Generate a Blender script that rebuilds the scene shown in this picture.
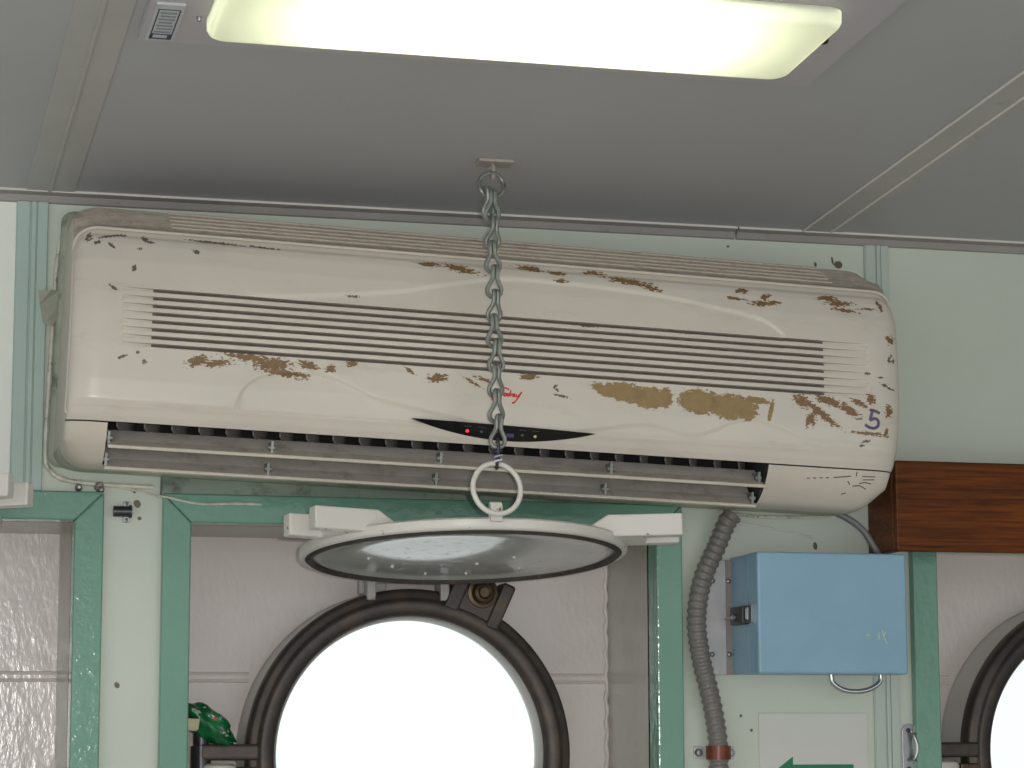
import bpy, bmesh, math, random
from mathutils import Vector, Matrix, noise as mnoise
random.seed(7)
for o in list(bpy.data.objects): bpy.data.objects.remove(o)
SC = bpy.context.scene
COL = SC.collection
PI = math.pi

# ------------------------------------------------------------------ camera
cam = bpy.data.cameras.new('camera'); cam.sensor_width = 36.0; cam.lens = 36.0*2485.3/1024
cam.clip_start = 0.05
camo = bpy.data.objects.new('camera', cam); COL.objects.link(camo)
right = Vector((0.96643416, -0.25690419, -0.00229158))
up = Vector((-0.03425769, -0.13770191, 0.9898811))
back = Vector((-0.25462015, -0.95657641, -0.14188077))
camo.matrix_world = Matrix(((right.x, up.x, back.x, 0), (right.y, up.y, back.y, -3.0), (right.z, up.z, back.z, 0), (0, 0, 0, 1)))
SC.camera = camo

# ------------------------------------------------------------------ world, light, exposure
wd = bpy.data.worlds.new('overcast_sky'); SC.world = wd; wd.use_nodes = True
bg = wd.node_tree.nodes['Background']
bg.inputs[0].default_value = (0.94, 0.975, 1.0, 1); bg.inputs[1].default_value = 1.25
SC.view_settings.view_transform = 'Standard'; SC.view_settings.look = 'None'
SC.view_settings.gamma = 1.0; SC.view_settings.use_curve_mapping = False
SC.view_settings.exposure = -0.08
SC.cycles.use_denoising = True
SC.cycles.max_bounces = 8
LAMP_STRENGTH = 8.0
# the flash of the camera that took the photograph: a small lamp just right of the lens
fl = bpy.data.lights.new('camera_flash', 'POINT'); fl.energy = 64.0; fl.color = (1.0, 0.98, 0.95); fl.shadow_soft_size = 0.012
flo = bpy.data.objects.new('camera_flash', fl); COL.objects.link(flo); flo.location = Vector((0, -3.0, 0)) + right*0.055 + up*0.03 + back*(-0.02)

# ------------------------------------------------------------------ materials
def lin(c):
    def f(v):
        v = v/255.0
        return v/12.92 if v <= 0.04045 else ((v+0.055)/1.055)**2.4
    return (f(c[0]), f(c[1]), f(c[2]), 1.0)

class NT:
    def __init__(s, name):
        s.m = bpy.data.materials.new(name); s.m.use_nodes = True
        s.t = s.m.node_tree; s.b = s.t.nodes['Principled BSDF']
        s.tc = s.t.nodes.new('ShaderNodeTexCoord')
    def n(s, typ, **kw):
        x = s.t.nodes.new(typ)
        for k, v in kw.items(): setattr(x, k, v)
        return x
    def l(s, a, b): s.t.links.new(a, b)
    def val(s, sock, v):
        if hasattr(v, 'is_output') or isinstance(v, bpy.types.NodeSocket): s.l(v, sock)
        else: sock.default_value = v
    def math(s, op, a, b=0.0, clamp=False):
        x = s.n('ShaderNodeMath', operation=op, use_clamp=clamp)
        s.val(x.inputs[0], a); s.val(x.inputs[1], b); return x.outputs[0]
    def noise(s, scale, detail=4, rough=0.55, vec=None, stretch=None):
        x = s.n('ShaderNodeTexNoise'); x.inputs['Scale'].default_value = scale
        x.inputs['Detail'].default_value = detail; x.inputs['Roughness'].default_value = rough
        v = vec or s.tc.outputs['Object']
        if stretch:
            mp = s.n('ShaderNodeMapping'); mp.inputs['Scale'].default_value = stretch; s.l(v, mp.inputs['Vector']); v = mp.outputs[0]
        s.l(v, x.inputs['Vector']); return x.outputs['Fac']
    def ramp(s, fac, lo, hi):
        x = s.n('ShaderNodeMapRange', clamp=True); s.val(x.inputs[0], fac)
        x.inputs[1].default_value = lo; x.inputs[2].default_value = hi; return x.outputs[0]
    def mix(s, fac, a, b):
        x = s.n('ShaderNodeMix', data_type='RGBA'); s.val(x.inputs['Factor'], fac)
        s.val(x.inputs['A'], a); s.val(x.inputs['B'], b); return x.outputs['Result']
    def bump(s, h, strength, dist=0.002, prev=None):
        x = s.n('ShaderNodeBump'); x.inputs['Strength'].default_value = strength; x.inputs['Distance'].default_value = dist
        s.l(h, x.inputs['Height'])
        if prev: s.l(prev, x.inputs['Normal'])
        s.l(x.outputs[0], s.b.inputs['Normal']); return x.outputs[0]

def sc(c, k): return (c[0]*k, c[1]*k, c[2]*k, 1.0)

def paint(name, rgb, rough=0.45, metal=0.0, var=0.12, vscale=9.0, bump=0.0, bscale=60.0, bdist=0.001, dirt=None, dscale=14.0, dlo=0.58, dhi=0.75, coat=0.0, stretch=None):
    k = NT(name); c = lin(rgb)
    col = k.mix(k.ramp(k.noise(vscale, stretch=stretch), 0.3, 0.7), sc(c, 1-var), sc(c, 1+var))
    if dirt:
        col = k.mix(k.ramp(k.noise(dscale, 6, 0.7), dlo, dhi), col, lin(dirt))
    k.l(col, k.b.inputs['Base Color'])
    k.b.inputs['Roughness'].default_value = rough; k.b.inputs['Metallic'].default_value = metal
    k.b.inputs['Coat Weight'].default_value = coat; k.b.inputs['Coat Roughness'].default_value = 0.12
    if bump > 0: k.bump(k.noise(bscale, 3), bump, bdist)
    return k.m

def chip_mask(k, spots, amp, nscale, stretch=None, soft=0.06):
    """Flaked paint: union of ellipses (cx, cz, rx, rz, angle) in object X/Z with a ragged edge."""
    cur = None
    for (cx, cz, rx, rz, an) in spots:
        mp = k.n('ShaderNodeMapping', vector_type='TEXTURE')
        mp.inputs['Location'].default_value = (cx, 0, cz); mp.inputs['Rotation'].default_value = (0, -math.radians(an), 0)
        mp.inputs['Scale'].default_value = (rx, 1e4, rz)
        k.l(k.tc.outputs['Object'], mp.inputs['Vector'])
        ln = k.n('ShaderNodeVectorMath', operation='LENGTH'); k.l(mp.outputs[0], ln.inputs[0])
        cur = ln.outputs['Value'] if cur is None else k.math('MINIMUM', cur, ln.outputs['Value'])
    nz = k.noise(nscale, 5, 0.65, stretch=stretch)
    v = k.math('ADD', cur, k.math('MULTIPLY', k.math('SUBTRACT', nz, 0.5), amp))
    return k.math('SUBTRACT', 1.0, k.ramp(v, 1.0-soft, 1.0+soft))

# flaked paint on the air conditioner: ellipses (x, z, rx, rz, angle) in its own coordinates
CHIP_TAN = [(0.152, -0.035, 0.03, 0.0115, -8), (0.180, -0.0395, 0.030, 0.0125, -2), (0.200, -0.038, 0.011, 0.0125, 0),
       (0.246, -0.0400, 0.029, 0.0150, -2), (0.284, -0.0430, 0.033, 0.0150, -2), (0.304, -0.045, 0.014, 0.014, 0),
       (0.336, -0.045, 0.0028, 0.015, -12), (0.125, -0.034, 0.018, 0.006, -20), (0.318, -0.033, 0.016, 0.004, -5)]
CHIP_BROWN = [(-0.36, -0.033, 0.012, 0.0055, 20), (-0.338, -0.0345, 0.016, 0.004, 10), (-0.30, -0.025, 0.028, 0.004, -4),
         (-0.275, -0.031, 0.022, 0.007, 0), (-0.258, -0.0405, 0.028, 0.0038, -4), (-0.232, -0.029, 0.012, 0.0045, -12),
         (-0.206, -0.0315, 0.006, 0.0042, 25), (-0.181, -0.0235, 0.007, 0.0035, 8), (-0.079, -0.0335, 0.012, 0.0048, 8),
         (-0.112, -0.0275, 0.007, 0.0024, -30), (0.032, -0.0235, 0.0105, 0.0045, 4), (-0.024, -0.031, 0.012, 0.0022, -12), (-0.036, -0.036, 0.013, 0.0018, -28),
         (0.376, -0.030, 0.011, 0.007, -30), (0.412, -0.028, 0.02, 0.005, -14), (0.398, -0.042, 0.03, 0.0042, -34), (0.437, -0.037, 0.015, 0.005, -30), (0.388, -0.052, 0.006, 0.009, -20),
         (0.45, -0.0275, 0.013, 0.003, -24), (0.466, -0.0215, 0.007, 0.0055, -35), (0.490, -0.0355, 0.0055, 0.007, 0), (0.4955, 0.0555, 0.0065, 0.006, 0),
         (0.463, -0.0645, 0.024, 0.0022, -3), (0.4875, -0.061, 0.0022, 0.007, 0),
         (-0.087, 0.106, 0.014, 0.003, -4), (-0.05, 0.1035, 0.02, 0.0042, -10), (0.037, 0.1125, 0.016, 0.0035, -4), (0.072, 0.1085, 0.012, 0.003, -4),
         (0.118, 0.1135, 0.012, 0.0028, 0), (0.16, 0.105, 0.028, 0.004, -6), (0.188, 0.0985, 0.012, 0.003, -12), (0.075, 0.098, 0.008, 0.0025, 0),
         (0.305, 0.105, 0.008, 0.0032, 10), (0.335, 0.099, 0.007, 0.0035, 25), (0.333, 0.0905, 0.018, 0.0035, 6), (0.295, 0.094, 0.012, 0.002, -6),
         (0.418, 0.1045, 0.013, 0.0032, 2), (0.432, 0.0985, 0.017, 0.0036, 2), (0.437, 0.0895, 0.016, 0.002, -4), (0.468, 0.094, 0.012, 0.002, 4),
         (0.486, 0.1, 0.003, 0.008, 18)]
CHIP_BLACK = [(-0.488, 0.106, 0.003, 0.006, -20), (-0.478, 0.100, 0.005, 0.0022, 30), (-0.466, 0.1085, 0.012, 0.0014, 12), (-0.452, 0.1115, 0.008, 0.0015, 5),
         (-0.424, 0.109, 0.004, 0.0035, -30), (-0.417, 0.105, 0.006, 0.0018, -8), (-0.43, 0.096, 0.0018, 0.0018, 0), (-0.462, 0.097, 0.005, 0.0018, -45),
         (-0.436, 0.071, 0.0028, 0.004, 0), (-0.365, 0.0975, 0.005, 0.0025, -15), (-0.34, 0.112, 0.035, 0.0012, -2), (-0.285, 0.1105, 0.02, 0.001, -3),
         (-0.458, 0.045, 0.006, 0.0016, -35), (-0.428, -0.028, 0.002, 0.002, 0), (-0.42, -0.038, 0.0016, 0.003, 20), (-0.445, -0.034, 0.006, 0.0015, 25),
         (0.498, 0.031, 0.002, 0.007, 25), (0.4925, 0.0285, 0.002, 0.005, 10), (0.478, 0.006, 0.005, 0.0014, -8), (0.484, -0.003, 0.006, 0.0014, -14), (0.493, -0.007, 0.006, 0.001, -3),
         (0.462, 0.010, 0.004, 0.0012, -10), (0.4605, -0.0745, 0.006, 0.0012, 10), (0.455, -0.08, 0.004, 0.0012, 10),
         (0.105, 0.0432, 0.012, 0.0014, -3), (0.225, 0.045, 0.016, 0.0012, -3), (-0.18, 0.058, 0.01, 0.0012, -3), (0.064, -0.034, 0.004, 0.001, 40), (0.066, -0.037, 0.004, 0.001, -40), (0.072, -0.0445, 0.01, 0.0012, -10)]

def wear_field(spots, x, z):
    best = 4.0
    for cx, cz, rx, rz, an in spots:
        dx, dz = x-cx, z-cz
        if abs(dx) > 0.12 or abs(dz) > 0.06: continue
        c, sn = math.cos(math.radians(an)), math.sin(math.radians(an))
        u, v = dx*c+dz*sn, -dx*sn+dz*c
        best = min(best, math.hypot(u/max(rx, 0.0022), v/max(rz, 0.0016)))
    return best
def wear_mask(k, attr, amp, nscale, stretch):
    at = k.n('ShaderNodeAttribute', attribute_name=attr)
    nz = k.noise(nscale, 5, 0.65, stretch=stretch)
    v = k.math('ADD', at.outputs['Fac'], k.math('MULTIPLY', k.math('SUBTRACT', nz, 0.5), amp))
    return k.math('SUBTRACT', 1.0, k.ramp(v, 0.94, 1.06))

def ac_material():
    k = NT('aged_cream_plastic'); c = lin((206, 198, 187))
    col = k.mix(k.ramp(k.noise(6, 3), 0.3, 0.7), sc(c, 0.95), sc(c, 1.04))
    col = k.mix(k.math('MULTIPLY', k.ramp(k.noise(16, 6, 0.7, stretch=(0.5, 1, 2)), 0.56, 0.8), 0.35), col, lin((150, 138, 120)))
    m1 = wear_mask(k, 'flaked_tan', 1.7, 130, (1, 1, 1.8)); m2 = wear_mask(k, 'flaked_brown', 4.2, 260, (0.7, 1, 1.5))
    col = k.mix(m1, col, k.mix(k.noise(70, 4), lin((118, 96, 60)), lin((166, 140, 94))))
    col = k.mix(m2, col, k.mix(k.noise(90, 3), lin((104, 80, 54)), lin((140, 108, 72))))
    m3 = wear_mask(k, 'scuffs', 3.5, 300, None)
    col = k.mix(k.math('MULTIPLY', m3, 0.85), col, lin((62, 54, 46)))
    k.l(col, k.b.inputs['Base Color']); k.b.inputs['Roughness'].default_value = 0.27
    h = k.math('SUBTRACT', k.math('MULTIPLY', k.noise(180, 3), 0.15), k.math('MAXIMUM', m1, m2))
    k.bump(h, 0.35, 0.0008)
    return k.m

def wall_material():
    k = NT('pale_green_wall_paint'); c = lin((194, 201, 188))
    col = k.mix(k.ramp(k.noise(3.5, 4), 0.3, 0.7), sc(c, 0.95), sc(c, 1.04))
    col = k.mix(k.math('MULTIPLY', k.ramp(k.noise(22, 6, 0.75, stretch=(1, 1, 0.35)), 0.62, 0.8), 0.25), col, lin((150, 150, 132)))
    m = chip_mask(k, [(1.2435, 0.619, 0.006, 0.005, 0), (1.2115, 0.618, 0.002, 0.003, 0), (1.09, 0.636, 0.002, 0.0015, 0), (1.2355, 0.624, 0.0015, 0.006, 10),
                      (1.2035, 0.2475, 0.003, 0.005, 10), (0.331, 0.283, 0.004, 0.005, 30), (0.334, 0.2655, 0.0025, 0.0025, 0), (0.3275, 0.300, 0.0025, 0.005, 0),
                      (0.311, 0.066, 0.003, 0.004, 30), (1.098, 0.030, 0.002, 0.002, 0), (1.112, 0.012, 0.002, 0.002, 0), (0.2085, 0.575, 0.0012, 0.004, 0)], 0.7, 160)
    col = k.mix(m, col, lin((96, 84, 62)))
    k.l(col, k.b.inputs['Base Color']); k.b.inputs['Roughness'].default_value = 0.42
    k.bump(k.noise(45, 4), 0.12, 0.001)
    return k.m

def hull_material():
    k = NT('glossy_greyish_white_hull_paint'); c = lin((216, 207, 202))
    col = k.mix(k.ramp(k.noise(5, 4), 0.3, 0.7), sc(c, 0.94), sc(c, 1.04))
    k.l(col, k.b.inputs['Base Color']); k.b.inputs['Roughness'].default_value = 0.19
    mp = k.n('ShaderNodeMapping'); mp.inputs['Rotation'].default_value = (0, math.radians(38), 0); mp.inputs['Scale'].default_value = (1, 1, 0.4); k.l(k.tc.outputs['Object'], mp.inputs['Vector'])
    h = k.math('ADD', k.noise(18, 3), k.math('MULTIPLY', k.noise(120, 3, 0.6, vec=mp.outputs[0]), 0.55))
    k.bump(h, 0.5, 0.002)
    return k.m

def wood_material():
    k = NT('dark_varnished_wood')
    g = k.noise(30, 5, 0.6, stretch=(0.35, 1, 4.5))
    col = k.mix(k.ramp(g, 0.32, 0.7), lin((74, 36, 8)), lin((120, 62, 14)))
    col = k.mix(k.ramp(k.noise(160, 2, stretch=(0.04, 1, 2)), 0.5, 0.75), col, lin((58, 28, 6)))
    k.l(col, k.b.inputs['Base Color']); k.b.inputs['Roughness'].default_value = 0.45; k.b.inputs['Specular IOR Level'].default_value = 0.2
    k.bump(g, 0.08, 0.001)
    return k.m

def emit(name, rgb, strength):
    k = NT(name); k.b.inputs['Base Color'].default_value = lin(rgb)
    k.b.inputs['Emission Color'].default_value = lin(rgb); k.b.inputs['Emission Strength'].default_value = strength
    k.b.inputs['Roughness'].default_value = 0.4
    return k.m

def glass_material():
    k = NT('clear_window_glass'); t = k.n('ShaderNodeBsdfTransparent'); t.inputs[0].default_value = (0.96, 0.98, 0.97, 1)
    g = k.n('ShaderNodeBsdfGlossy'); g.inputs['Roughness'].default_value = 0.03
    f = k.n('ShaderNodeFresnel'); f.inputs[0].default_value = 1.45
    mx = k.n('ShaderNodeMixShader'); k.l(f.outputs[0], mx.inputs[0]); k.l(t.outputs[0], mx.inputs[1]); k.l(g.outputs[0], mx.inputs[2])
    k.l(mx.outputs[0], k.t.nodes['Material Output'].inputs['Surface']); return k.m

def deadlight_inner_material():
    k = NT('wet_glossy_white_paint'); c = lin((196, 198, 196))
    col = k.mix(k.ramp(k.noise(12, 5), 0.35, 0.7), sc(c, 0.86), c)
    k.l(col, k.b.inputs['Base Color']); k.b.inputs['Roughness'].default_value = 0.1
    h = k.math('ADD', k.math('MULTIPLY', k.noise(9, 2), 0.5), k.math('MULTIPLY', k.ramp(k.noise(110, 2), 0.62, 0.78), 0.6))
    k.bump(h, 0.22, 0.002)
    return k.m

def wrapper_material():
    k = NT('printed_green_plastic_film')
    base = k.mix(k.ramp(k.noise(30, 3), 0.4, 0.65), lin((8, 70, 42)), lin((20, 120, 66)))
    col = k.mix(k.ramp(k.noise(95, 2, 0.4), 0.64, 0.68), base, lin((150, 190, 165)))
    col = k.mix(k.ramp(k.noise(38, 1, 0.3, stretch=(1.3, 1, 1)), 0.68, 0.70), col, lin((175, 40, 24)))
    k.l(col, k.b.inputs['Base Color']); k.b.inputs['Roughness'].default_value = 0.2
    k.bump(k.noise(60, 3), 0.5, 0.003); return k.m

def bronze_material():
    k = NT('dark_tarnished_bronze')
    col = k.mix(k.ramp(k.noise(18, 5, 0.65), 0.4, 0.72), lin((68, 64, 63)), lin((98, 84, 72)))
    k.l(col, k.b.inputs['Base Color']); k.b.inputs['Metallic'].default_value = 0.55; k.b.inputs['Roughness'].default_value = 0.48
    k.bump(k.noise(90, 3), 0.2, 0.001); return k.m

def diffuser_material():
    k = NT('frosted_acrylic_diffuser'); t = k.n('ShaderNodeBsdfTranslucent'); t.inputs[0].default_value = (0.87, 0.895, 0.80, 1)
    g = k.n('ShaderNodeBsdfDiffuse'); g.inputs[0].default_value = (0.75, 0.77, 0.68, 1)
    mx = k.n('ShaderNodeMixShader'); mx.inputs[0].default_value = 0.25; k.l(t.outputs[0], mx.inputs[1]); k.l(g.outputs[0], mx.inputs[2])
    k.l(mx.outputs[0], k.t.nodes['Material Output'].inputs['Surface']); return k.m

M = dict(
    ceiling=paint('grey_white_ceiling_laminate', (172, 172, 175), 0.5, var=0.04, vscale=2.5, bump=0.05, bscale=220),
    ceiling_strip=paint('ceiling_joint_plastic', (174, 172, 170), 0.45, var=0.05, dirt=(140, 134, 122), dscale=30, dlo=0.62, dhi=0.85),
    cornice_lip=paint('cornice_pale_lip', (222, 216, 210), 0.35, var=0.05),
    cornice=paint('cornice_grey_band', (146, 142, 138), 0.4, var=0.08, dirt=(120, 112, 104), dscale=26),  # lower band of the moulding, darker than its lip
    wall_pale=paint('off_white_wall_paint', (226, 229, 220), 0.42, var=0.03, vscale=4, bump=0.1, bscale=45),
    wall=wall_material(), hull=hull_material(),
    strip_pale=paint('pale_cover_strip', (178, 189, 180), 0.42, var=0.05),
    strip=paint('blue_green_cover_strip', (166, 186, 178), 0.42, var=0.06, dirt=(120, 130, 116), dscale=20, dlo=0.66, dhi=0.85),
    green=paint('sea_green_gloss_paint', (106, 150, 131), 0.13, var=0.06, vscale=6, bump=0.5, bscale=70, bdist=0.0016, dirt=(96, 132, 116), dscale=25, dlo=0.66, dhi=0.9),
    reveal=paint('niche_lining_paint', (180, 178, 168), 0.3, var=0.08, bump=0.25, bscale=30, bdist=0.002, dirt=(150, 148, 136)),
    cream=ac_material(),
    cream_plain=paint('cream_plastic_casing', (200, 192, 180), 0.4, var=0.06, dirt=(150, 140, 122), dscale=18, dlo=0.62, dhi=0.9),
    rib=paint('dusty_cream_rib', (188, 176, 162), 0.6, var=0.12, vscale=50, dirt=(140, 126, 112), dscale=50, dlo=0.5, dhi=0.75),
    dusty=paint('dusty_cream_plastic', (182, 173, 160), 0.65, var=0.12, vscale=40, dirt=(146, 134, 120), dscale=60, dlo=0.45, dhi=0.75, stretch=(0.3, 1, 1)),
    blade=paint('dusty_grey_louvre_plastic', (188, 180, 172), 0.55, var=0.1, vscale=30, dirt=(140, 126, 116), dscale=34, dlo=0.52, dhi=0.8),
    dark=paint('black_grey_plastic', (56, 54, 56), 0.55, var=0.2),
    vane=paint('dark_grey_vane_plastic', (118, 112, 108), 0.55, var=0.15, dirt=(86, 80, 76), dscale=40),
    filter=paint('dusty_filter_mesh', (104, 92, 86), 0.9, var=0.2, vscale=90),
    black_gloss=paint('black_glossy_display', (14, 14, 18), 0.15, var=0.1),
    red_print=paint('red_print', (212, 34, 44), 0.5, var=0.02), purple_ink=paint('purple_marker_ink', (96, 84, 112), 0.5, var=0.15, vscale=60),
    led_red=emit('red_indicator_lamp', (255, 50, 60), 1.2), led_off=paint('unlit_indicator', (66, 74, 74), 0.3), led_amber=paint('amber_indicator', (196, 196, 110), 0.25),
    violet=paint('violet_receiver_window', (52, 36, 92), 0.2), print_grey=paint('dim_grey_print', (78, 72, 78), 0.5),
    sealant=paint('grimy_sealant', (202, 200, 184), 0.4, var=0.15, vscale=60, dirt=(112, 112, 94), dscale=70, dlo=0.56, dhi=0.66),
    shade_mould=paint('shaded_wall_with_mould', (122, 136, 122), 0.4, var=0.15, vscale=24, dirt=(64, 72, 60), dscale=30, dlo=0.5, dhi=0.7, stretch=(0.3, 1, 2)),  # wall shade under the casing painted as dark green, plus mouldy streaks
    mould=paint('mouldy_casing_paint', (160, 166, 150), 0.4, var=0.12, vscale=30, dirt=(82, 90, 76), dscale=36, dlo=0.52, dhi=0.72),
    tape=paint('grey_green_tape', (150, 152, 136), 0.5, var=0.12, vscale=40),
    diffuser=diffuser_material(), lamp_tube=emit('fluorescent_tube', (255, 255, 238), LAMP_STRENGTH), tray=paint('white_lamp_tray', (205, 206, 190), 0.5, var=0.02),
    fixture=paint('lilac_grey_lamp_flange', (176, 172, 178), 0.4, var=0.03),
    galv=paint('greyed_galvanised_steel', (136, 140, 134), 0.42, 0.55, var=0.2, vscale=80, dirt=(98, 92, 80), dscale=90, dlo=0.55, dhi=0.7),
    plate_steel=paint('painted_hook_plate', (160, 152, 144), 0.45, var=0.12, dirt=(110, 92, 78), dscale=80),
    white_rust=paint('chipped_cream_white_paint', (212, 208, 202), 0.36, var=0.05, bump=0.2, bscale=60, dirt=(92, 62, 46), dscale=70, dlo=0.64, dhi=0.68),
    white_paint=paint('thick_white_gloss_paint', (212, 210, 206), 0.3, var=0.04, bump=0.2, bscale=50),
    hinge=paint('grey_painted_hinge', (150, 148, 144), 0.4, 0.1, var=0.12, vscale=50, dirt=(70, 66, 62), dscale=60, dlo=0.58, dhi=0.68),
    gasket=paint('perished_rusty_gasket', (58, 52, 48), 0.7, var=0.2, vscale=40, dirt=(112, 80, 60), dscale=60, dlo=0.60, dhi=0.68),
    inner=deadlight_inner_material(),
    bronze=bronze_material(), brass=paint('tarnished_brass', (86, 72, 54), 0.42, 0.7, var=0.25, vscale=60),
    bright_ring=paint('bright_inner_ring', (190, 188, 182), 0.35, 0.3, var=0.1), glass=glass_material(),
    white_nut=paint('white_painted_nut', (208, 204, 196), 0.35, var=0.08, dirt=(90, 82, 70), dscale=60, dlo=0.64, dhi=0.72),
    blue=paint('light_blue_enamel', (132, 168, 190), 0.36, var=0.05, vscale=14, bump=0.12, bscale=120), zinc=paint('whitish_zinc_plate', (188, 186, 186), 0.45, 0.2, var=0.08, vscale=40),
    brownstrip=paint('grey_brown_flange', (140, 132, 124), 0.5, var=0.1), black=paint('black_latch_plastic', (30, 30, 32), 0.4),
    chrome=paint('chrome_steel', (200, 200, 202), 0.18, 0.95, var=0.05), steel=paint('worn_steel', (150, 150, 152), 0.35, 0.8, var=0.15, vscale=60),
    darksteel=paint('dark_gunmetal', (74, 74, 78), 0.35, 0.75, var=0.2, vscale=60), chalk=paint('pale_chalk', (182, 200, 190), 0.8),
    conduit=paint('grey_ribbed_plastic', (116, 112, 108), 0.28, var=0.08, vscale=30, dirt=(84, 78, 72), dscale=40, dlo=0.6, dhi=0.8),
    clamp=paint('brown_rusty_clamp', (112, 56, 36), 0.35, 0.2, var=0.25, vscale=50), wood=wood_material(), cable=paint('grey_cable_sheath', (112, 114, 112), 0.45),
    sign=paint('white_sign_board', (202, 202, 196), 0.4, var=0.03, dirt=(160, 156, 146), dscale=30, dlo=0.68, dhi=0.8), arrow=paint('sign_green_print', (22, 112, 76), 0.4, var=0.04),
    label=paint('pale_sticker', (186, 188, 192), 0.45, var=0.04), ink=paint('dark_blue_print', (44, 54, 82), 0.5, var=0.1), greyink=paint('grey_print', (128, 132, 142), 0.5, var=0.1),
    wrapper=wrapper_material(), patch=paint('beige_paper_patch', (196, 190, 156), 0.6, var=0.08, vscale=60), wire_blue=paint('blue_wire_tie', (36, 44, 104), 0.3), wire_white=paint('white_wire_tie', (224, 226, 232), 0.3),
    floor=paint('beige_deck_covering', (172, 165, 152), 0.5, var=0.1), sidewall=paint('cabin_side_wall_paint', (190, 196, 184), 0.5, var=0.04),
)

# ------------------------------------------------------------------ mesh helpers
class MB:
    def __init__(s): s.v = []; s.f = []; s.mi = []
    def add(s, vs, fs, mi=0):
        o = len(s.v); s.v += [tuple(p) for p in vs]
        for f in fs: s.f.append([i+o for i in f]); s.mi.append(mi)
    def box(s, x0, x1, y0, y1, z0, z1, mi=0, mat=None):
        vs = [Vector((x, y, z)) for z in (z0, z1) for y in (y0, y1) for x in (x0, x1)]
        if mat: vs = [mat @ p for p in vs]
        s.add(vs, [(0, 2, 3, 1), (4, 5, 7, 6), (0, 1, 5, 4), (2, 6, 7, 3), (0, 4, 6, 2), (1, 3, 7, 5)], mi)
    def prism(s, poly, y0, y1, mi=0, mat=None):
        """polygon in X/Z extruded along Y"""
        n = len(poly); vs = [Vector((x, y, z)) for y in (y0, y1) for x, z in poly]
        if mat: vs = [mat @ p for p in vs]
        s.add(vs, [list(range(n))[::-1], list(range(n, 2*n))] + [(i, (i+1) % n, n+(i+1) % n, n+i) for i in range(n)], mi)
    def lathe(s, prof, n=48, mat=None, mi=0, closed=False, mis=None):
        """profile of (r, h) around Z; mat places it"""
        vs = []
        for r, h in prof:
            for i in range(n):
                a = 2*PI*i/n; p = Vector((r*math.cos(a), r*math.sin(a), h)); vs.append(mat @ p if mat else p)
        m = len(prof); o = len(s.v); s.v += [tuple(p) for p in vs]
        for j in range(m if closed else m-1):
            k = (j+1) % m
            for i in range(n):
                i2 = (i+1) % n
                s.f.append([o+j*n+i, o+j*n+i2, o+k*n+i2, o+k*n+i]); s.mi.append(mis[j] if mis else mi)
        if not closed:
            for j, rev in ((0, True), (m-1, False)):
                if prof[j][0] > 1e-6 and False: pass
    def disc(s, r, h, n=48, mat=None, mi=0):
        vs = [Vector((r*math.cos(2*PI*i/n), r*math.sin(2*PI*i/n), h)) for i in range(n)]
        if mat: vs = [mat @ p for p in vs]
        s.add(vs, [list(range(n))], mi)
    def cyl(s, p0, p1, r, n=20, mi=0, r1=None):
        s.tube([p0, p1], [r, r if r1 is None else r1], n, mi=mi)
    def tube(s, pts, r, n=8, closed=False, mi=0):
        pts = [Vector(p) for p in pts]; m = len(pts)
        rs = r if isinstance(r, (list, tuple)) else [r]*m
        tg = []
        for i in range(m):
            if closed: t = pts[(i+1) % m]-pts[i-1]
            else: t = pts[min(i+1, m-1)]-pts[max(i-1, 0)]
            tg.append(t.normalized())
        ref = Vector((0, 0, 1)) if abs(tg[0].z) < 0.9 else Vector((0, 1, 0))
        u = (ref - tg[0]*ref.dot(tg[0])).normalized(); o = len(s.v)
        for i in range(m):
            u = (u - tg[i]*u.dot(tg[i])).normalized(); w = tg[i].cross(u)
            for k in range(n):
                a = 2*PI*k/n; s.v.append(tuple(pts[i] + (u*math.cos(a)+w*math.sin(a))*rs[i]))
        for i in range(m if closed else m-1):
            j = (i+1) % m
            for k in range(n):
                k2 = (k+1) % n; s.f.append([o+i*n+k, o+i*n+k2, o+j*n+k2, o+j*n+k]); s.mi.append(mi)
        if not closed:
            s.f.append([o+k for k in range(n)][::-1]); s.mi.append(mi)
            s.f.append([o+(m-1)*n+k for k in range(n)]); s.mi.append(mi)
    def build(s, name, mats, parent=None, smooth=False, bevel=0.0, seg=2, angle=40):
        me = bpy.data.meshes.new(name); me.from_pydata(s.v, [], s.f)
        mats = mats if isinstance(mats, (list, tuple)) else [mats]
        for m in mats: me.materials.append(M[m])
        me.polygons.foreach_set('material_index', s.mi)
        bm = bmesh.new(); bm.from_mesh(me); bmesh.ops.recalc_face_normals(bm, faces=bm.faces); bm.to_mesh(me); bm.free()
        if smooth:
            me.polygons.foreach_set('use_smooth', [True]*len(me.polygons))
            try: me.set_sharp_from_angle(angle=math.radians(angle))
            except Exception: pass
        me.update()
        o = bpy.data.objects.new(name, me); COL.objects.link(o)
        if parent: o.parent = parent
        if bevel > 0:
            b = o.modifiers.new('bevel', 'BEVEL'); b.width = bevel; b.segments = seg; b.limit_method = 'ANGLE'; b.angle_limit = math.radians(35)
        return o

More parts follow.
